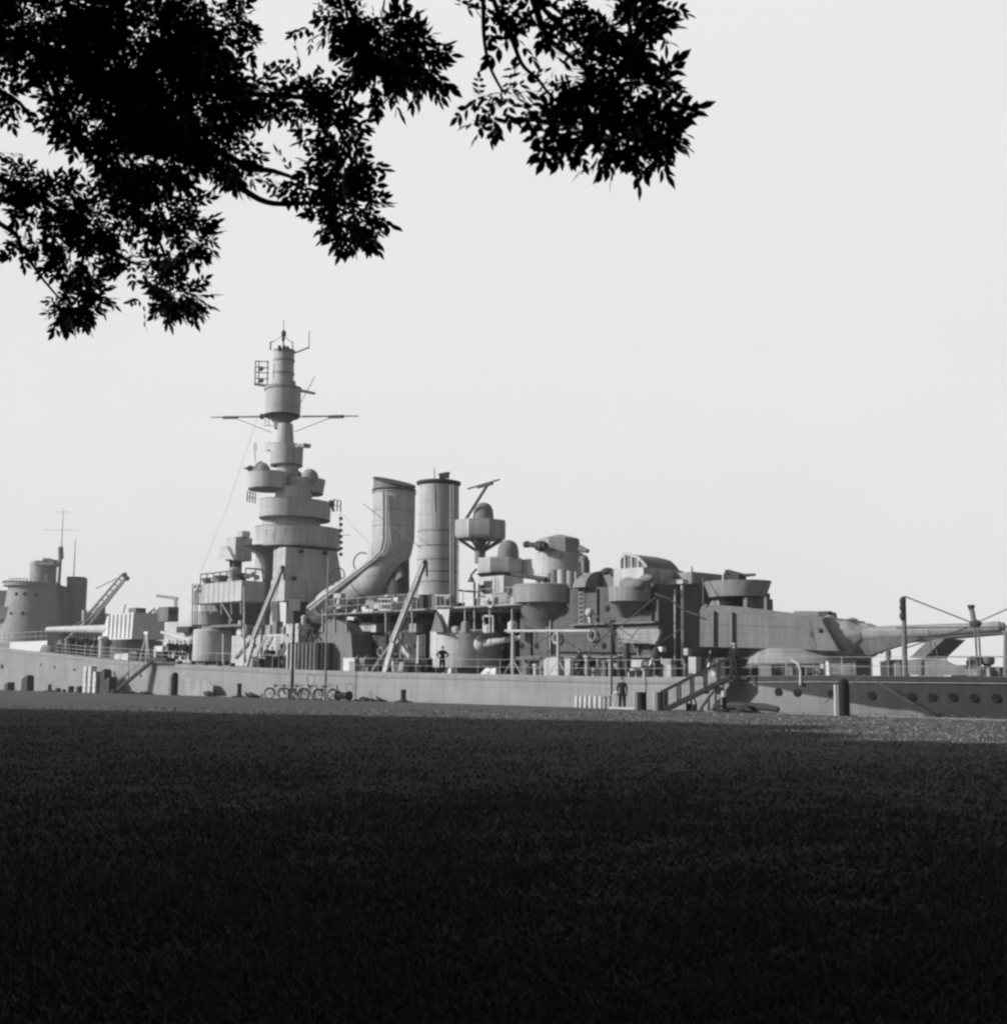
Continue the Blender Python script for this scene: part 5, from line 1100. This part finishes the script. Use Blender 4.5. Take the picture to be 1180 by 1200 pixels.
# stern gangway
gw = thing('gangway', 'sloping railed gangway rising from the black posts to the stern deck', 'gangway', ORG, SHIP_ROT)
p0 = Vector((U(780, -2.0), -2.0, .15)); p1 = Vector((U(858, -.1), -.1, DZ(106)+.1)); ac = Vector((0, 1, 0)).cross((p1-p0).normalized()); sd = Vector((p1-p0).cross(Vector((0, 0, 1)))).normalized()*.5
b = MB(); b.panel([p0-sd, p0+sd, p1+sd, p1-sd], (0, 0, 1), .06); b.build('walkway', 'wood', gw)
for sg in (-1, 1): b = MB(); b.bar(p0+sd*sg*1.05-Vector((0, 0, .1)), p1+sd*sg*1.05-Vector((0, 0, .1)), .08, .24); b.build('side_beam', 'dark', gw)
b = MB()
for k in range(12): q_ = p0.lerp(p1, (k+.5)/12); b.bar(q_-sd*.9+Vector((0, 0, .08)), q_+sd*.9+Vector((0, 0, .08)), .05, .03)
b.build('cleat', 'dark', gw)
for sg in (-1, 1):
    b = MB()
    for k in range(6): q_ = p0.lerp(p1, k/5)+sd*sg; b.bar(q_, q_+Vector((0, 0, 1.0)), .09, .09)
    b.bar(p0+sd*sg+Vector((0, 0, 1))-(p1-p0)*.06, p1+sd*sg+Vector((0, 0, 1)), .08, .11); b.build('handrail', 'dark', gw)
gw2 = thing('gangway', 'dark narrow gangway rising from the quay crates to the forward deck', 'gangway', ORG, SHIP_ROT)
p0 = Vector((U(139, -2.4), -2.4, .3)); p1 = Vector((U(180, -.1), -.1, DZ(36)+.1)); sd = Vector((p1-p0).cross(Vector((0, 0, 1)))).normalized()*.4
b = MB(); b.panel([p0-sd, p0+sd, p1+sd, p1-sd], (0, 0, 1), .25); b.build('walkway', 'slate', gw2)
b = MB()
for sg in (-1, 1):
    for k in range(5): q_ = p0.lerp(p1, k/4)+sd*sg; b.tube(q_, q_+Vector((0, 0, .9)), .025, seg=5)
    b.tube(p0+sd*sg+Vector((0, 0, .9)), p1+sd*sg+Vector((0, 0, .9)), .02, seg=5)
b.build('handrail', 'slate', gw2)
b = MB(); b.box(p1.x-.3, p1.x+3.4, -.7, .3, DZ(36)+.02, DZ(36)+.35); b.build('landing', 'dark', gw2)
# step beside the quay man
o = put('gangway_step', 'low pale wooden step with an arched rail beside the man on the quay', 'step', 733, -1.9); b = MB(); b.box(-1.1, 1.1, -.3, .3, 0, .12); b.build('step_board', 'light', o); b = MB(); b.path([(-1.0, 0, .1), (-1.0, 0, .75), (-.85, 0, .95), (-.55, 0, 1.0), (-.3, 0, .9)], .06, 8); b.tube((-.95, 0, .1), (-.75, 0, .8), .04); b.build('arched_rail', 'white', o)
# poles
def pole(px, yt, v, r_, label, name, m='slate'):
    P_ = S(px, yt, v); o = thing(name, label, 'pole', world(P_.x, v, 0)); b = MB(); b.tube((0, 0, 0), (0, 0, P_.z), r_, r_*.7, 10); b.build('shaft', m, o); b = MB(); b.lathe((0, 0), [(r_*2, 0), (r_*2, .2), (r_*1.1, .3)], 10); b.build('foot', m, o); return o, P_.z
o, zt = pole(345, 716, -2.2, .14, 'dark post carrying a square box among the parked bicycles', 'signal_post', 'dark'); o['category'] = 'post'
b = MB(); s = sc(345, -2.2); hw = 6.5/s; b.box(-hw, hw, -hw*.8, hw*.8, zt, zt+15.5/s); b.build('post_box', 'mid', o); b = MB(); b.box(-hw-.03, hw+.03, -hw*.8-.03, hw*.8+.03, zt+15.5/s, zt+15.5/s+.06); b.build('lid', 'slate', o)
pole(385, 652, -2.0, .07, 'thin tall flagpole standing by the bicycles in front of the sloping funnel', 'flagpole', 'mid')
pole(716.5, 738, -1.8, .06, 'thin dark pole on the quay right of the grey churns', 'flagpole', 'dark')
pole(152, 762, -1.6, .04, 'very thin pole on the quay in front of the left gangway', 'flagpole', 'mid')
# bicycles
def make_bike():
    o = thing('bicycle', 'bicycle', 'bicycle'); Rw = .35
    for x_ in (-.55, .55):
        b = MB(); b.torus((x_, 0, Rw), (0, 1, 0), Rw, .03, 28, 6); wl = b.build('wheel', 'tyre', o)
        b = MB(); b.torus((x_, 0, Rw), (0, 1, 0), Rw-.035, .015, 28, 5); b.build('rim', 'steel', wl)
        b = MB()
        for k in range(14): a_ = 2*math.pi*k/14; b.tube((x_, .02*(-1)**k, Rw), (x_+(Rw-.03)*math.cos(a_), 0, Rw+(Rw-.03)*math.sin(a_)), .004, seg=3)
        b.tube((x_, -.05, Rw), (x_, .05, Rw), .03); b.build('spokes', 'steel', wl)
        b = MB(); b.path([(x_+(Rw+.05)*math.cos(a_), 0, Rw+(Rw+.05)*math.sin(a_)) for a_ in np.linspace(.3, 2.7, 12)], .025, 5); b.build('mudguard', 'paint_bike', o)
    sd_, bb_, hd0, hd1 = (-.18, 0, .85), (-.08, 0, .3), (.38, 0, .72), (.34, 0, .92)
    b = MB()
    for p_, q_ in (((-.55, 0, Rw), bb_), (bb_, hd0), (bb_, sd_), (sd_, hd1), ((-.55, 0, Rw), sd_)): b.tube(p_, q_, .018, seg=6)
    b.build('frame', 'paint_bike', o)
    b = MB(); b.path([hd1, hd0, (.47, 0, .5), (.55, 0, Rw)], .018, 6); b.build('fork', 'paint_bike', o)
    b = MB(); b.path([(.25, -.3, 1.0), (.38, -.22, 1.03), (.34, 0, .98), (.38, .22, 1.03), (.25, .3, 1.0)], .016, 6); b.tube(hd1, (.34, 0, .99), .015); b.build('handlebar', 'steel', o)
    b = MB(); b.loft([[(x_, y_*wd_, z_) for y_, z_ in ((-1, .93), (0, .96), (1, .93), (0, .88))] for x_, wd_ in ((-.32, .09), (-.2, .08), (-.02, .02))]); b.tube(sd_, (-.2, 0, .92), .015); b.build('saddle', 'black', o)
    b = MB(); b.torus((-.08, 0, .3), (0, 1, 0), .09, .01, 16, 5); b.tube((-.08, -.1, .3), (.05, -.1, .2), .012); b.tube((-.08, .1, .3), (-.21, .1, .4), .012); b.box(.02, .1, -.17, -.09, .18, .21); b.box(-.26, -.18, .09, .17, .39, .42); b.build('crank', 'steel', o)
    b = MB(); b.box(-.75, -.35, -.07, .07, .74, .76); b.build('carrier', 'steel', o)
    return o
bk = make_bike()
specs = [(325, -2.3, 30, 8, 'bicycle at the left end of the row on the quay'), (337, -2.5, 62, -9, 'bicycle leaning left of the post with the square box'), (347, -2.8, 75, 10, 'bicycle propped against the post with the square box'), (351, -2.0, 48, -7, 'bicycle just right of the post with the square box, behind its neighbour'), (381, -2.5, 40, 8, 'bicycle standing at the foot of the thin flagpole by the cable reel'), (366, -1.9, 20, -6, 'bicycle between the two poles, nearest the hanging hoops')]
for k, (px, v, rz, tl, lb) in enumerate(specs):
    o = bk if k == 0 else copy_tree(bk); o.location = Gq(px, v); o.rotation_euler = (R(tl), 0, R(rz)); o.scale = (1.15,)*3; o['label'] = lb; o['group'] = 'bicycles parked on the quay'
# hoops hanging by the hull (hose loops)
for k, (px, py, rp) in enumerate(((364, 799, 7), (367, 811, 6), (410, 809, 6.5))):
    P_ = S(px, py, -1.3); rad = rp/sc(px, -1.3); zc_ = max(P_.z, rad*1.25+.03); o = thing('wire_hoop', ['upper tall loop of wire before the hull between the two poles', 'lower loop of wire touching the quay between the two poles', 'loop of wire standing right of the cable reel'][k], 'wire loop', world(P_.x, -1.3, 0), SHIP_ROT); b = MB(); b.path([(rad*.95*math.cos(a_), .1*math.sin(a_*2), zc_+rad*1.25*math.sin(a_)) for a_ in np.linspace(0, 2*math.pi, 30)], .028, 6); b.build('loop', 'slate', o)
o = put('cable_reel', 'small dark cable reel lying right of the thin flagpole', 'reel', 403, -2.0); b = MB(); b.tube((-.7, 0, .35), (.7, 0, .35), .26, seg=16); rl = b.build('wound_cable', 'black', o); b = MB()
for x_ in (-.72, .66): b.tube((x_, 0, .36), (x_+.06, 0, .36), .36, seg=20)
b.build('flange', 'dark', o); b = MB(); b.tube((-.9, 0, 1.15), (-.6, 0, .4), .05); b.build('crank_handle', 'dark', o)
# grey tarpaulin screen against the hull
o = put('tarpaulin_screen', 'mid grey tarpaulin sheet hung before the hull below the forward secondary turret', 'tarpaulin', 216, -1.0); L = U(250, -1.0)-U(216, -1.0); H = S(216, 795, -1.0).z; b = MB(); b.loft([[(t_*L, .05*math.sin(t_*23), 0), (t_*L, .05*math.sin(t_*23)+.05, 0), (t_*L, .05, H*(1-.10*t_ if t_ < .8 else .92-1.9*(t_-.8))), (t_*L, 0, H*(1-.10*t_ if t_ < .8 else .92-1.9*(t_-.8)))] for t_ in np.linspace(0, 1, 24)]); b.build('sheet', 'mid', o)
# white crates at left
def crate_mesh():
    o = thing('crate', 'crate', 'crate'); b = MB(); b.box(-.3, .3, -.3, .3, 0, .52); b.build('box', 'white', o); b = MB()
    for z_ in (.04, .44): b.box(-.33, .33, -.33, -.301, z_, z_+.06); b.box(.301, .33, -.33, .33, z_, z_+.06)
    for x_ in (-.33, .27): b.box(x_, x_+.06, -.325, -.301, .1, .44)
    b.build('batten', 'light', o); return o
c0 = crate_mesh(); cnt = 0
words = ['bottom', 'second', 'third', 'fourth', 'top']; coln = ['left', 'middle', 'right']
for ci, (px, hh) in enumerate(((102.5, 5), (108, 5), (114, 4))):
    for k in range(hh):
        o = c0 if cnt == 0 else copy_tree(c0); cnt += 1; o.location = Gq(px, -1.8)+Vector((0, 0, k*.525)); o.rotation_euler = (0, 0, SHIP_ROT+R(random.uniform(-4, 4)))
        o['label'] = f'white crate, {words[k]} layer of the {coln[ci]} stack by the left gangway'; o['group'] = 'white crates stacked on the quay'
for k, (px, wd, ht, lb) in enumerate(((122, .9, 2.35, 'tall dark covered bale right of the white crate stacks'), (129, .7, 1.6, 'lower dark covered bale next to the foot of the left gangway'), (33, .8, 1.7, 'dark slanted crate on the quay at far left under the hull'), (12, .5, .9, 'small dark crate on the quay near the left picture edge'))):
    o = put('covered_bale', lb, 'bale', px, -1.4); b = MB(); b.loft([[(-wd, -.4, 0), (wd, -.4, 0), (wd, .4, 0), (-wd, .4, 0)], [(-wd*.95, -.38, ht*.75), (wd*.9, -.38, ht*.9), (wd*.9, .38, ht*.9), (-wd*.95, .38, ht*.75)], [(-wd*.5, -.3, ht*.85), (wd*.6, -.3, ht), (wd*.6, .3, ht), (-wd*.5, .3, ht*.85)]]); b.build('wrapping', 'dark', o)
for k, (px, w_, h_) in enumerate(((69, .5, .35), (76, .3, .25), (84, .5, .6), (95, .7, .6), (102, .5, .4), (135, .6, .35))):
    o = put('low_drum', ['small dark drum right of the far left bollard', 'tiny dark drum, second right of the far left bollard', 'dark drum left of the larger drum pair', 'larger dark drum left of the white crates', 'dark drum at the foot of the white crates', 'dark drum at the foot of the left gangway'][k], 'drum', px, -1.7, 'dark drums along the left quay'); b = MB(); b.lathe((0, 0), [(w_*.6, 0), (w_*.62, h_*.1), (w_*.6, h_*.5), (w_*.62, h_*.9), (w_*.5, h_)], 14); b.build('barrel', 'dark', o); b = MB(); b.lathe((0, 0), [(w_*.45, h_), (w_*.45, h_+.03)], 12); b.build('lid', 'slate', o)

# ------------------------------------------------------------------ short turf
def turf(n, y0, y1):
    t_ = rng.uniform(0, 1, n); Y = 1/((1-t_)/y0+t_/y1)           # denser nearer the camera
    X = Y*rng.uniform(-.5, .5, n); kx_ = np.sin(X*1.9+np.sin(Y*1.3)*2)*np.sin(Y*2.3+np.cos(X*.9)*2)+.6*np.sin(X*.53+1)*np.sin(Y*.47)
    keep = kx_*.45+rng.normal(size=n)*.8 > -.15; X, Y = X[keep], Y[keep]; n = len(X)
    hgt = rng.uniform(.025, .07, n)*(1+.3*kx_[keep].clip(-1, 1)); a_ = rng.uniform(0, 2*math.pi, n); wd_ = rng.uniform(.006, .014, n)*(1+Y/18)
    P_ = np.stack([X, Y, np.zeros(n)], 1); sd_ = np.stack([np.cos(a_), np.sin(a_), np.zeros(n)], 1)*wd_[:, None]
    tip = P_+np.stack([rng.normal(size=n)*.03, rng.normal(size=n)*.03, hgt], 1)
    V = np.stack([P_-sd_, P_+sd_, tip], 1).reshape(-1, 3); me = bpy.data.meshes.new('grass')
    me.vertices.add(n*3); me.vertices.foreach_set('co', V.ravel()); me.loops.add(n*3); me.loops.foreach_set('vertex_index', np.arange(n*3))
    me.polygons.add(n); me.polygons.foreach_set('loop_start', np.arange(n)*3); me.polygons.foreach_set('loop_total', np.full(n, 3)); me.update(); me.validate()
    return me
gm = bpy.data.materials.new('grass_blade'); gm.use_nodes = True; t_n = gm.node_tree; gb_ = t_n.nodes['Principled BSDF']; gb_.inputs['Roughness'].default_value = .9; gb_.inputs['Specular IOR Level'].default_value = .05
gg = t_n.nodes.new('ShaderNodeNewGeometry'); gr_ = t_n.nodes.new('ShaderNodeMapRange'); gr_.inputs[3].default_value = .14; gr_.inputs[4].default_value = .26
t_n.links.new(gg.outputs['Random Per Island'], gr_.inputs[0]); t_n.links.new(gr_.outputs[0], gb_.inputs['Base Color'])
tm = turf(420000, 4.5, 70); tm.materials.append(gm); to_ = bpy.data.objects.new('grass', tm); col.objects.link(to_); tag(to_, 'short trampled turf in front of the quay', 'grass', kind='stuff')

# ------------------------------------------------------------------ trees
LEAF = np.array([(0, 0), (.28, .20), (.58, .22), (1.0, 0), (.58, -.22), (.28, -.20)])       # along, across
def leaf_mesh(name, base, dirs, nrm, length, width_k=1.0):
    n = len(base); side = np.cross(nrm, dirs); side /= np.linalg.norm(side, axis=1)[:, None]+1e-9
    nn = np.cross(dirs, side)
    V = base[:, None, :] + dirs[:, None, :]*(LEAF[None, :, :1]*length[:, None, None]) + side[:, None, :]*(LEAF[None, :, 1:]*length[:, None, None]*width_k)
    V += nn[:, None, :]*((LEAF[None, :, :1]**2)*length[:, None, None]*-.15)
    V = V.reshape(-1, 3); me = bpy.data.meshes.new(name)
    me.vertices.add(n*6); me.vertices.foreach_set('co', V.ravel()); me.loops.add(n*6); me.loops.foreach_set('vertex_index', np.arange(n*6))
    me.polygons.add(n); me.polygons.foreach_set('loop_start', np.arange(n)*6); me.polygons.foreach_set('loop_total', np.full(n, 6)); me.update(); me.validate()
    me.materials.append(M['leaf']); return me
def unit(a): return a/(np.linalg.norm(a, axis=-1, keepdims=True)+1e-9)
def compound(bases, dirs, ll, npair=3):
    """pinnate leaves: bases (n,3), dirs (n,3) -> leaflet base, dir, normal, length"""
    n = len(bases); up_ = unit(rng.normal(size=(n, 3))*0.7+np.array([0, 0, 1.0])); side = unit(np.cross(dirs, up_)); B, D, N, Ln = [], [], [], []
    nr = np.cross(side, dirs)
    for k in range(npair):
        t_ = (0.5+k*0.75)
        pos = bases + dirs*(ll*t_)[:, None]
        for sg in (-1, 1):
            B.append(pos); D.append(unit(dirs*.75+side*sg*.8+rng.normal(size=(n, 3))*.13+np.array([0, 0, -.12]))); N.append(nr+rng.normal(size=(n, 3))*.25); Ln.append(ll*rng.uniform(.8, 1.1, n))
    B.append(bases+dirs*(ll*(0.5+(npair-.6)*.75))[:, None]); D.append(dirs); N.append(nr); Ln.append(ll*1.15)
    return np.concatenate(B), np.concatenate(D), np.concatenate(N), np.concatenate(Ln)
camM = np.array([list(right), list(up), list(fwd)]); camP = np.array(list(CAM))
def project(P):
    q_ = (P-camP)@camM.T; z = q_[:, 2]; zz_ = np.where(np.abs(z) < .01, .01, z)
    return CX+F*q_[:, 0]/zz_, CY-F*q_[:, 1]/zz_, z
# sprays of the overhanging crown: (cx, cy, rx, ry, density, depth, leaflet length)
EL = [(60,25,90,70,3.2,8.2,.068),(160,50,100,75,3.2,8.0,.068),(250,40,55,55,1.7,7.8,.068),(120,130,75,55,3.0,8.0,.068),(210,120,90,70,3.6,7.9,.068),(175,190,75,38,3.0,7.9,.068),(270,185,40,35,2.2,7.6,.068),
      (300,110,50,32,2.0,7.4,.07),(355,125,38,22,1.7,7.3,.07),(355,85,28,26,.7,7.3,.075),(385,105,35,26,1.6,7.2,.075),(395,155,42,36,1.9,7.2,.072),(400,200,46,38,2.5,7.2,.07),(412,252,46,50,3.1,7.2,.07),(345,205,40,26,.6,7.2,.07),(335,225,38,14,.7,7.2,.07),
      (20,215,38,30,1.6,8.4,.066),(60,240,55,38,1.9,8.4,.066),(120,255,65,42,1.7,8.3,.066),(190,245,55,38,1.6,8.2,.066),(35,285,40,25,1.0,8.4,.066),(90,300,50,32,1.5,8.3,.066),(155,305,45,26,1.1,8.2,.066),(225,280,32,32,1.7,8.1,.066),
      (85,355,34,36,2.6,8.3,.066),(110,340,25,20,1.2,8.3,.066),(205,345,40,34,2.5,8.1,.066),(168,352,12,10,.7,8.1,.066),(208,300,30,20,1.0,8.1,.066),(5,110,22,35,1.6,8.2,.066),(5,180,14,16,.7,8.2,.066),
      (405,20,38,45,2.2,6.6,.070),(450,50,60,50,3.0,6.6,.070),(490,75,42,46,2.6,6.6,.070),(440,95,48,26,1.6,6.6,.070),(365,30,12,14,.5,6.6,.07),(540,8,28,12,.9,6.2,.075),
      (575,12,45,22,1.2,5.6,.072),(640,20,52,26,1.7,5.6,.072),(600,42,30,14,.7,5.6,.072),(690,30,26,22,1.1,5.6,.072),(745,50,58,48,2.2,5.5,.072),(790,20,36,26,1.8,5.5,.072),(700,110,52,45,1.9,5.5,.072),(760,120,58,52,3.0,5.5,.072),(690,165,52,40,2.4,5.5,.072),(750,180,58,34,2.6,5.5,.072),(790,165,34,44,2.6,5.5,.072),(672,90,26,14,.6,5.5,.072),
      (590,110,42,20,1.4,5.4,.066),(562,118,22,22,1.3,5.4,.066),(578,135,34,26,.95,5.4,.075),(612,130,24,26,.6,5.4,.075)]
Bs, Ds, Ls = [], [], []
for cx_, cy_, rx, ry, den, dep, ll in EL:
    if cx_ > 650 and dep < 6: cx_ -= 17; cy_ -= 13
    elif cx_ > 560: cy_ -= 3
    s = F/dep; lp = ll*s; area = math.pi*rx*ry; n = max(3, int(area*den*(2.25 if cx_ < 330 else 1.85)/(lp*lp*.42*7*.55)))
    a_ = rng.uniform(0, 2*math.pi, n); rr_ = np.sqrt(rng.uniform(0, 1, n)); kx = max(.12, 1-1.9*lp/rx); ky = max(.12, 1-1.9*lp/ry)
    px = cx_+np.cos(a_)*rr_*rx*kx; py = cy_+np.sin(a_)*rr_*ry*ky
    for k in range(n):
        dd_ = dep*(1+rng.normal()*.05); p = np.array(PY(px[k], py[k], dd_))
        o_ = np.array([math.cos(a_[k])*rr_[k], rng.normal()*.5, -math.sin(a_[k])*rr_[k]])
        dr_ = unit(o_*1.5+rng.normal(size=3)*.55+np.array([0.05, 0, -.28])); Bs.append(p); Ds.append(dr_); Ls.append(ll*rng.uniform(.62, 1.08))
Bs, Ds, Ls = np.array(Bs), np.array(Ds), np.array(Ls)
cB, cD, cN, cL = compound(Bs, Ds, Ls)
# the rest of the crown, overhead and behind
def canopy(n, c, r, ll, flat=1.0, keep_out=True):
    p = unit(rng.normal(size=(n, 3)))*(rng.uniform(.25, 1, n)**.5)[:, None]*np.array(r)+np.array(c)
    p = p[p[:, 2] > 2.6]
    if keep_out:
        x_, y_, z_ = project(p); m_ = 70+.62*F/np.maximum(z_, .5); ok = ~((z_ > 0) & (x_ > -m_) & (x_ < 1180+m_) & (y_ > -m_) & (y_ < 1200+m_))
        p = p[ok]; p = p[np.linalg.norm(p-camP, axis=1) > 1.6]
    return p
tr = thing('broadleaf_tree', 'dark broadleaf tree overhanging the top left with drooping leafy branches', 'tree', (-6.5, 4.0, 0))
TO = np.array([-6.5, 4.0, 0])
cp = np.concatenate([canopy(42000, (-3, 3, 9), (13, 12, 5.0), .3), canopy(40000, (3, -3, 9.5), (13, 12, 4.5), .3), canopy(34000, (0, 10, 13.0), (17, 11, 4.0), .3)])
cB2 = cp; n2 = len(cp); cD2 = unit(rng.normal(size=(n2, 3))+np.array([0, 0, -.3])); cN2 = unit(rng.normal(size=(n2, 3))+np.array([0, 0, 1.2])); cL2 = rng.uniform(.34, .55, n2)
me = leaf_mesh('crown', np.concatenate([cB, cB2])-TO, np.concatenate([cD, cD2]), np.concatenate([cN, cN2]), np.concatenate([cL, cL2]))
co = bpy.data.objects.new('crown', me); col.objects.link(co); co.parent = tr
b = MB(); b.path([(0, 0, -.1), (0, 0, .6), (.1, .1, 2.5), (.4, .2, 4.6), (.8, .2, 6.5), (1.2, 0, 9)], [.62, .45, .38, .32, .25, .16], 14); b.build('trunk', 'bark', tr)
def br_px(pts, r0_, r1_):
    b = MB(); P_ = [Vector(PY(x_, y_, d_))-Vector(TO) if len(q_) == 3 else Vector(q_[:3]) for q_ in pts for x_, y_, d_ in [q_[:3]]]
    n = len(P_)
    # smooth the polyline
    Q_ = []
    for i in range(n-1):
        a0 = P_[max(i-1, 0)]; a1 = P_[i]; a2 = P_[i+1]; a3 = P_[min(i+2, n-1)]
        for t_ in (0, .25, .5, .75): Q_.append(.5*((2*a1)+(a2-a0)*t_+(2*a0-5*a1+4*a2-a3)*t_*t_+(3*a1-a0-3*a2+a3)*t_**3))
    Q_.append(P_[-1]); b.path(Q_, list(np.linspace(r0_, r1_, len(Q_))), 7); return b.build('branch', 'bark', tr)
T4 = lambda x_, y_, z_: (x_, y_, z_, 0)
br_px([T4(.3, .2, 4.4), (-120, 40, 8.0), (60, 60, 8.0), (170, 130, 7.9), (255, 195, 7.7), (290, 225, 7.5), (320, 238, 7.3), (375, 238, 7.2), (410, 250, 7.2)], .042, .008)
br_px([(-120, 40, 8.0), (20, 40, 8.1), (80, 140, 8.0), (100, 178, 8.1), (150, 230, 8.2), (190, 290, 8.1), (200, 345, 8.1)], .028, .007)
br_px([T4(.2, .2, 3.4), (-160, 180, 8.4), (0, 262, 8.4), (25, 288, 8.4), (45, 320, 8.35), (70, 350, 8.3)], .026, .006)
br_px([(170, 130, 7.9), (280, 190, 7.6), (320, 200, 7.3), (350, 210, 7.2)], .03, .008)
br_px([(200, 100, 7.8), (300, 110, 7.4), (370, 120, 7.2), (410, 180, 7.2), (415, 260, 7.2)], .022, .006)
br_px([T4(.8, .2, 6.4), (300, -160, 7.0), (400, -10, 6.6), (430, 50, 6.6), (490, 90, 6.6)], .03, .006)
br_px([(-30, 90, 8.1), (17, 116, 8.1), (30, 130, 8.1), (43, 153, 8.1)], .02, .006)
br_px([(-20, 200, 8.4), (60, 240, 8.4), (140, 300, 8.3), (170, 310, 8.2)], .03, .006)
br_px([T4(1.0, .1, 7.4), (420, -420, 6.0), (560, -60, 5.6), (566, 0, 5.4), (567, 40, 5.4), (573, 75, 5.4), (588, 105, 5.4)], .016, .006)
br_px([(480, -300, 5.8), (575, -10, 5.6), (600, 46, 5.5), (612, 75, 5.5), (630, 92, 5.5), (652, 118, 5.5), (700, 150, 5.5)], .014, .005)
br_px([(480, -300, 5.8), (620, -20, 5.6), (660, 30, 5.5), (700, 70, 5.5), (735, 110, 5.5), (760, 160, 5.5)], .015, .005)
br_px([(620, -20, 5.6), (640, 40, 5.5), (672, 68, 5.5), (700, 95, 5.5)], .02, .005)
br_px([(480, -300, 5.8), (700, -60, 5.5), (740, 40, 5.5), (770, 120, 5.5), (790, 190, 5.5)], .015, .005)
# park trees to the left: their shade lies over the turf
def park_tree(x_, y_, H, cr, low=1.6, n=11000):
    o = thing('park_tree', 'unseen broadleaf tree that helps darken the turf', 'tree', (x_, y_, 0), random.random()*6, 'row of park trees left of the turf')
    p = unit(rng.normal(size=(n, 3)))*(rng.uniform(.2, 1, n)**.4)[:, None]*np.array([cr, cr, (H-low)/2])+np.array([0, 0, (H+low)/2])
    me = leaf_mesh('crown', p, unit(rng.normal(size=(n, 3))), unit(rng.normal(size=(n, 3))), rng.uniform(.6, .95, n), 1.3); c_ = bpy.data.objects.new('crown', me); col.objects.link(c_); c_.parent = o
    b = MB(); b.path([(0, 0, -.1), (0, 0, low+1), (.2, .1, H*.7)], [.4, .3, .1], 10); b.build('trunk', 'bark', o)
    for k in range(5):
        a_ = k*1.25; b = MB(); b.path([(0, 0, low+k*.5), (cr*.35*math.cos(a_), cr*.35*math.sin(a_), low+1.5+k*.6), (cr*.7*math.cos(a_), cr*.7*math.sin(a_), low+2.5+k*.8)], [.14, .09, .03], 7); b.build('branch', 'bark', o)
for k in range(9):                      # outer row, its tops set the shadow's edge
    t_ = k/8; park_tree(-67+t_*43+random.uniform(-1, 1), 57-t_*17+random.uniform(-.5, .5), 17.2+random.uniform(-.2, .3), 4.6)
for x_, y_ in ((-25, 33), (-23, 26), (-21, 19), (-19, 12), (-17, 5), (-18, -2), (-40, 14), (-41, 24), (-42, 34), (-32, 36), (-33, 27), (-32, 18), (-30, 8), (-14, -6), (-9, -12), (1, -14), (11, -13), (20, -6), (24, 3), (28, 13), (31, 23), (18, -20), (32, -4), (36, 8)):  # trees behind and to the right are added to block skylight
    park_tree(x_, y_, 17.5+random.uniform(-.8, .4) if x_ < 0 and y_ > 0 else 15, 5.6)
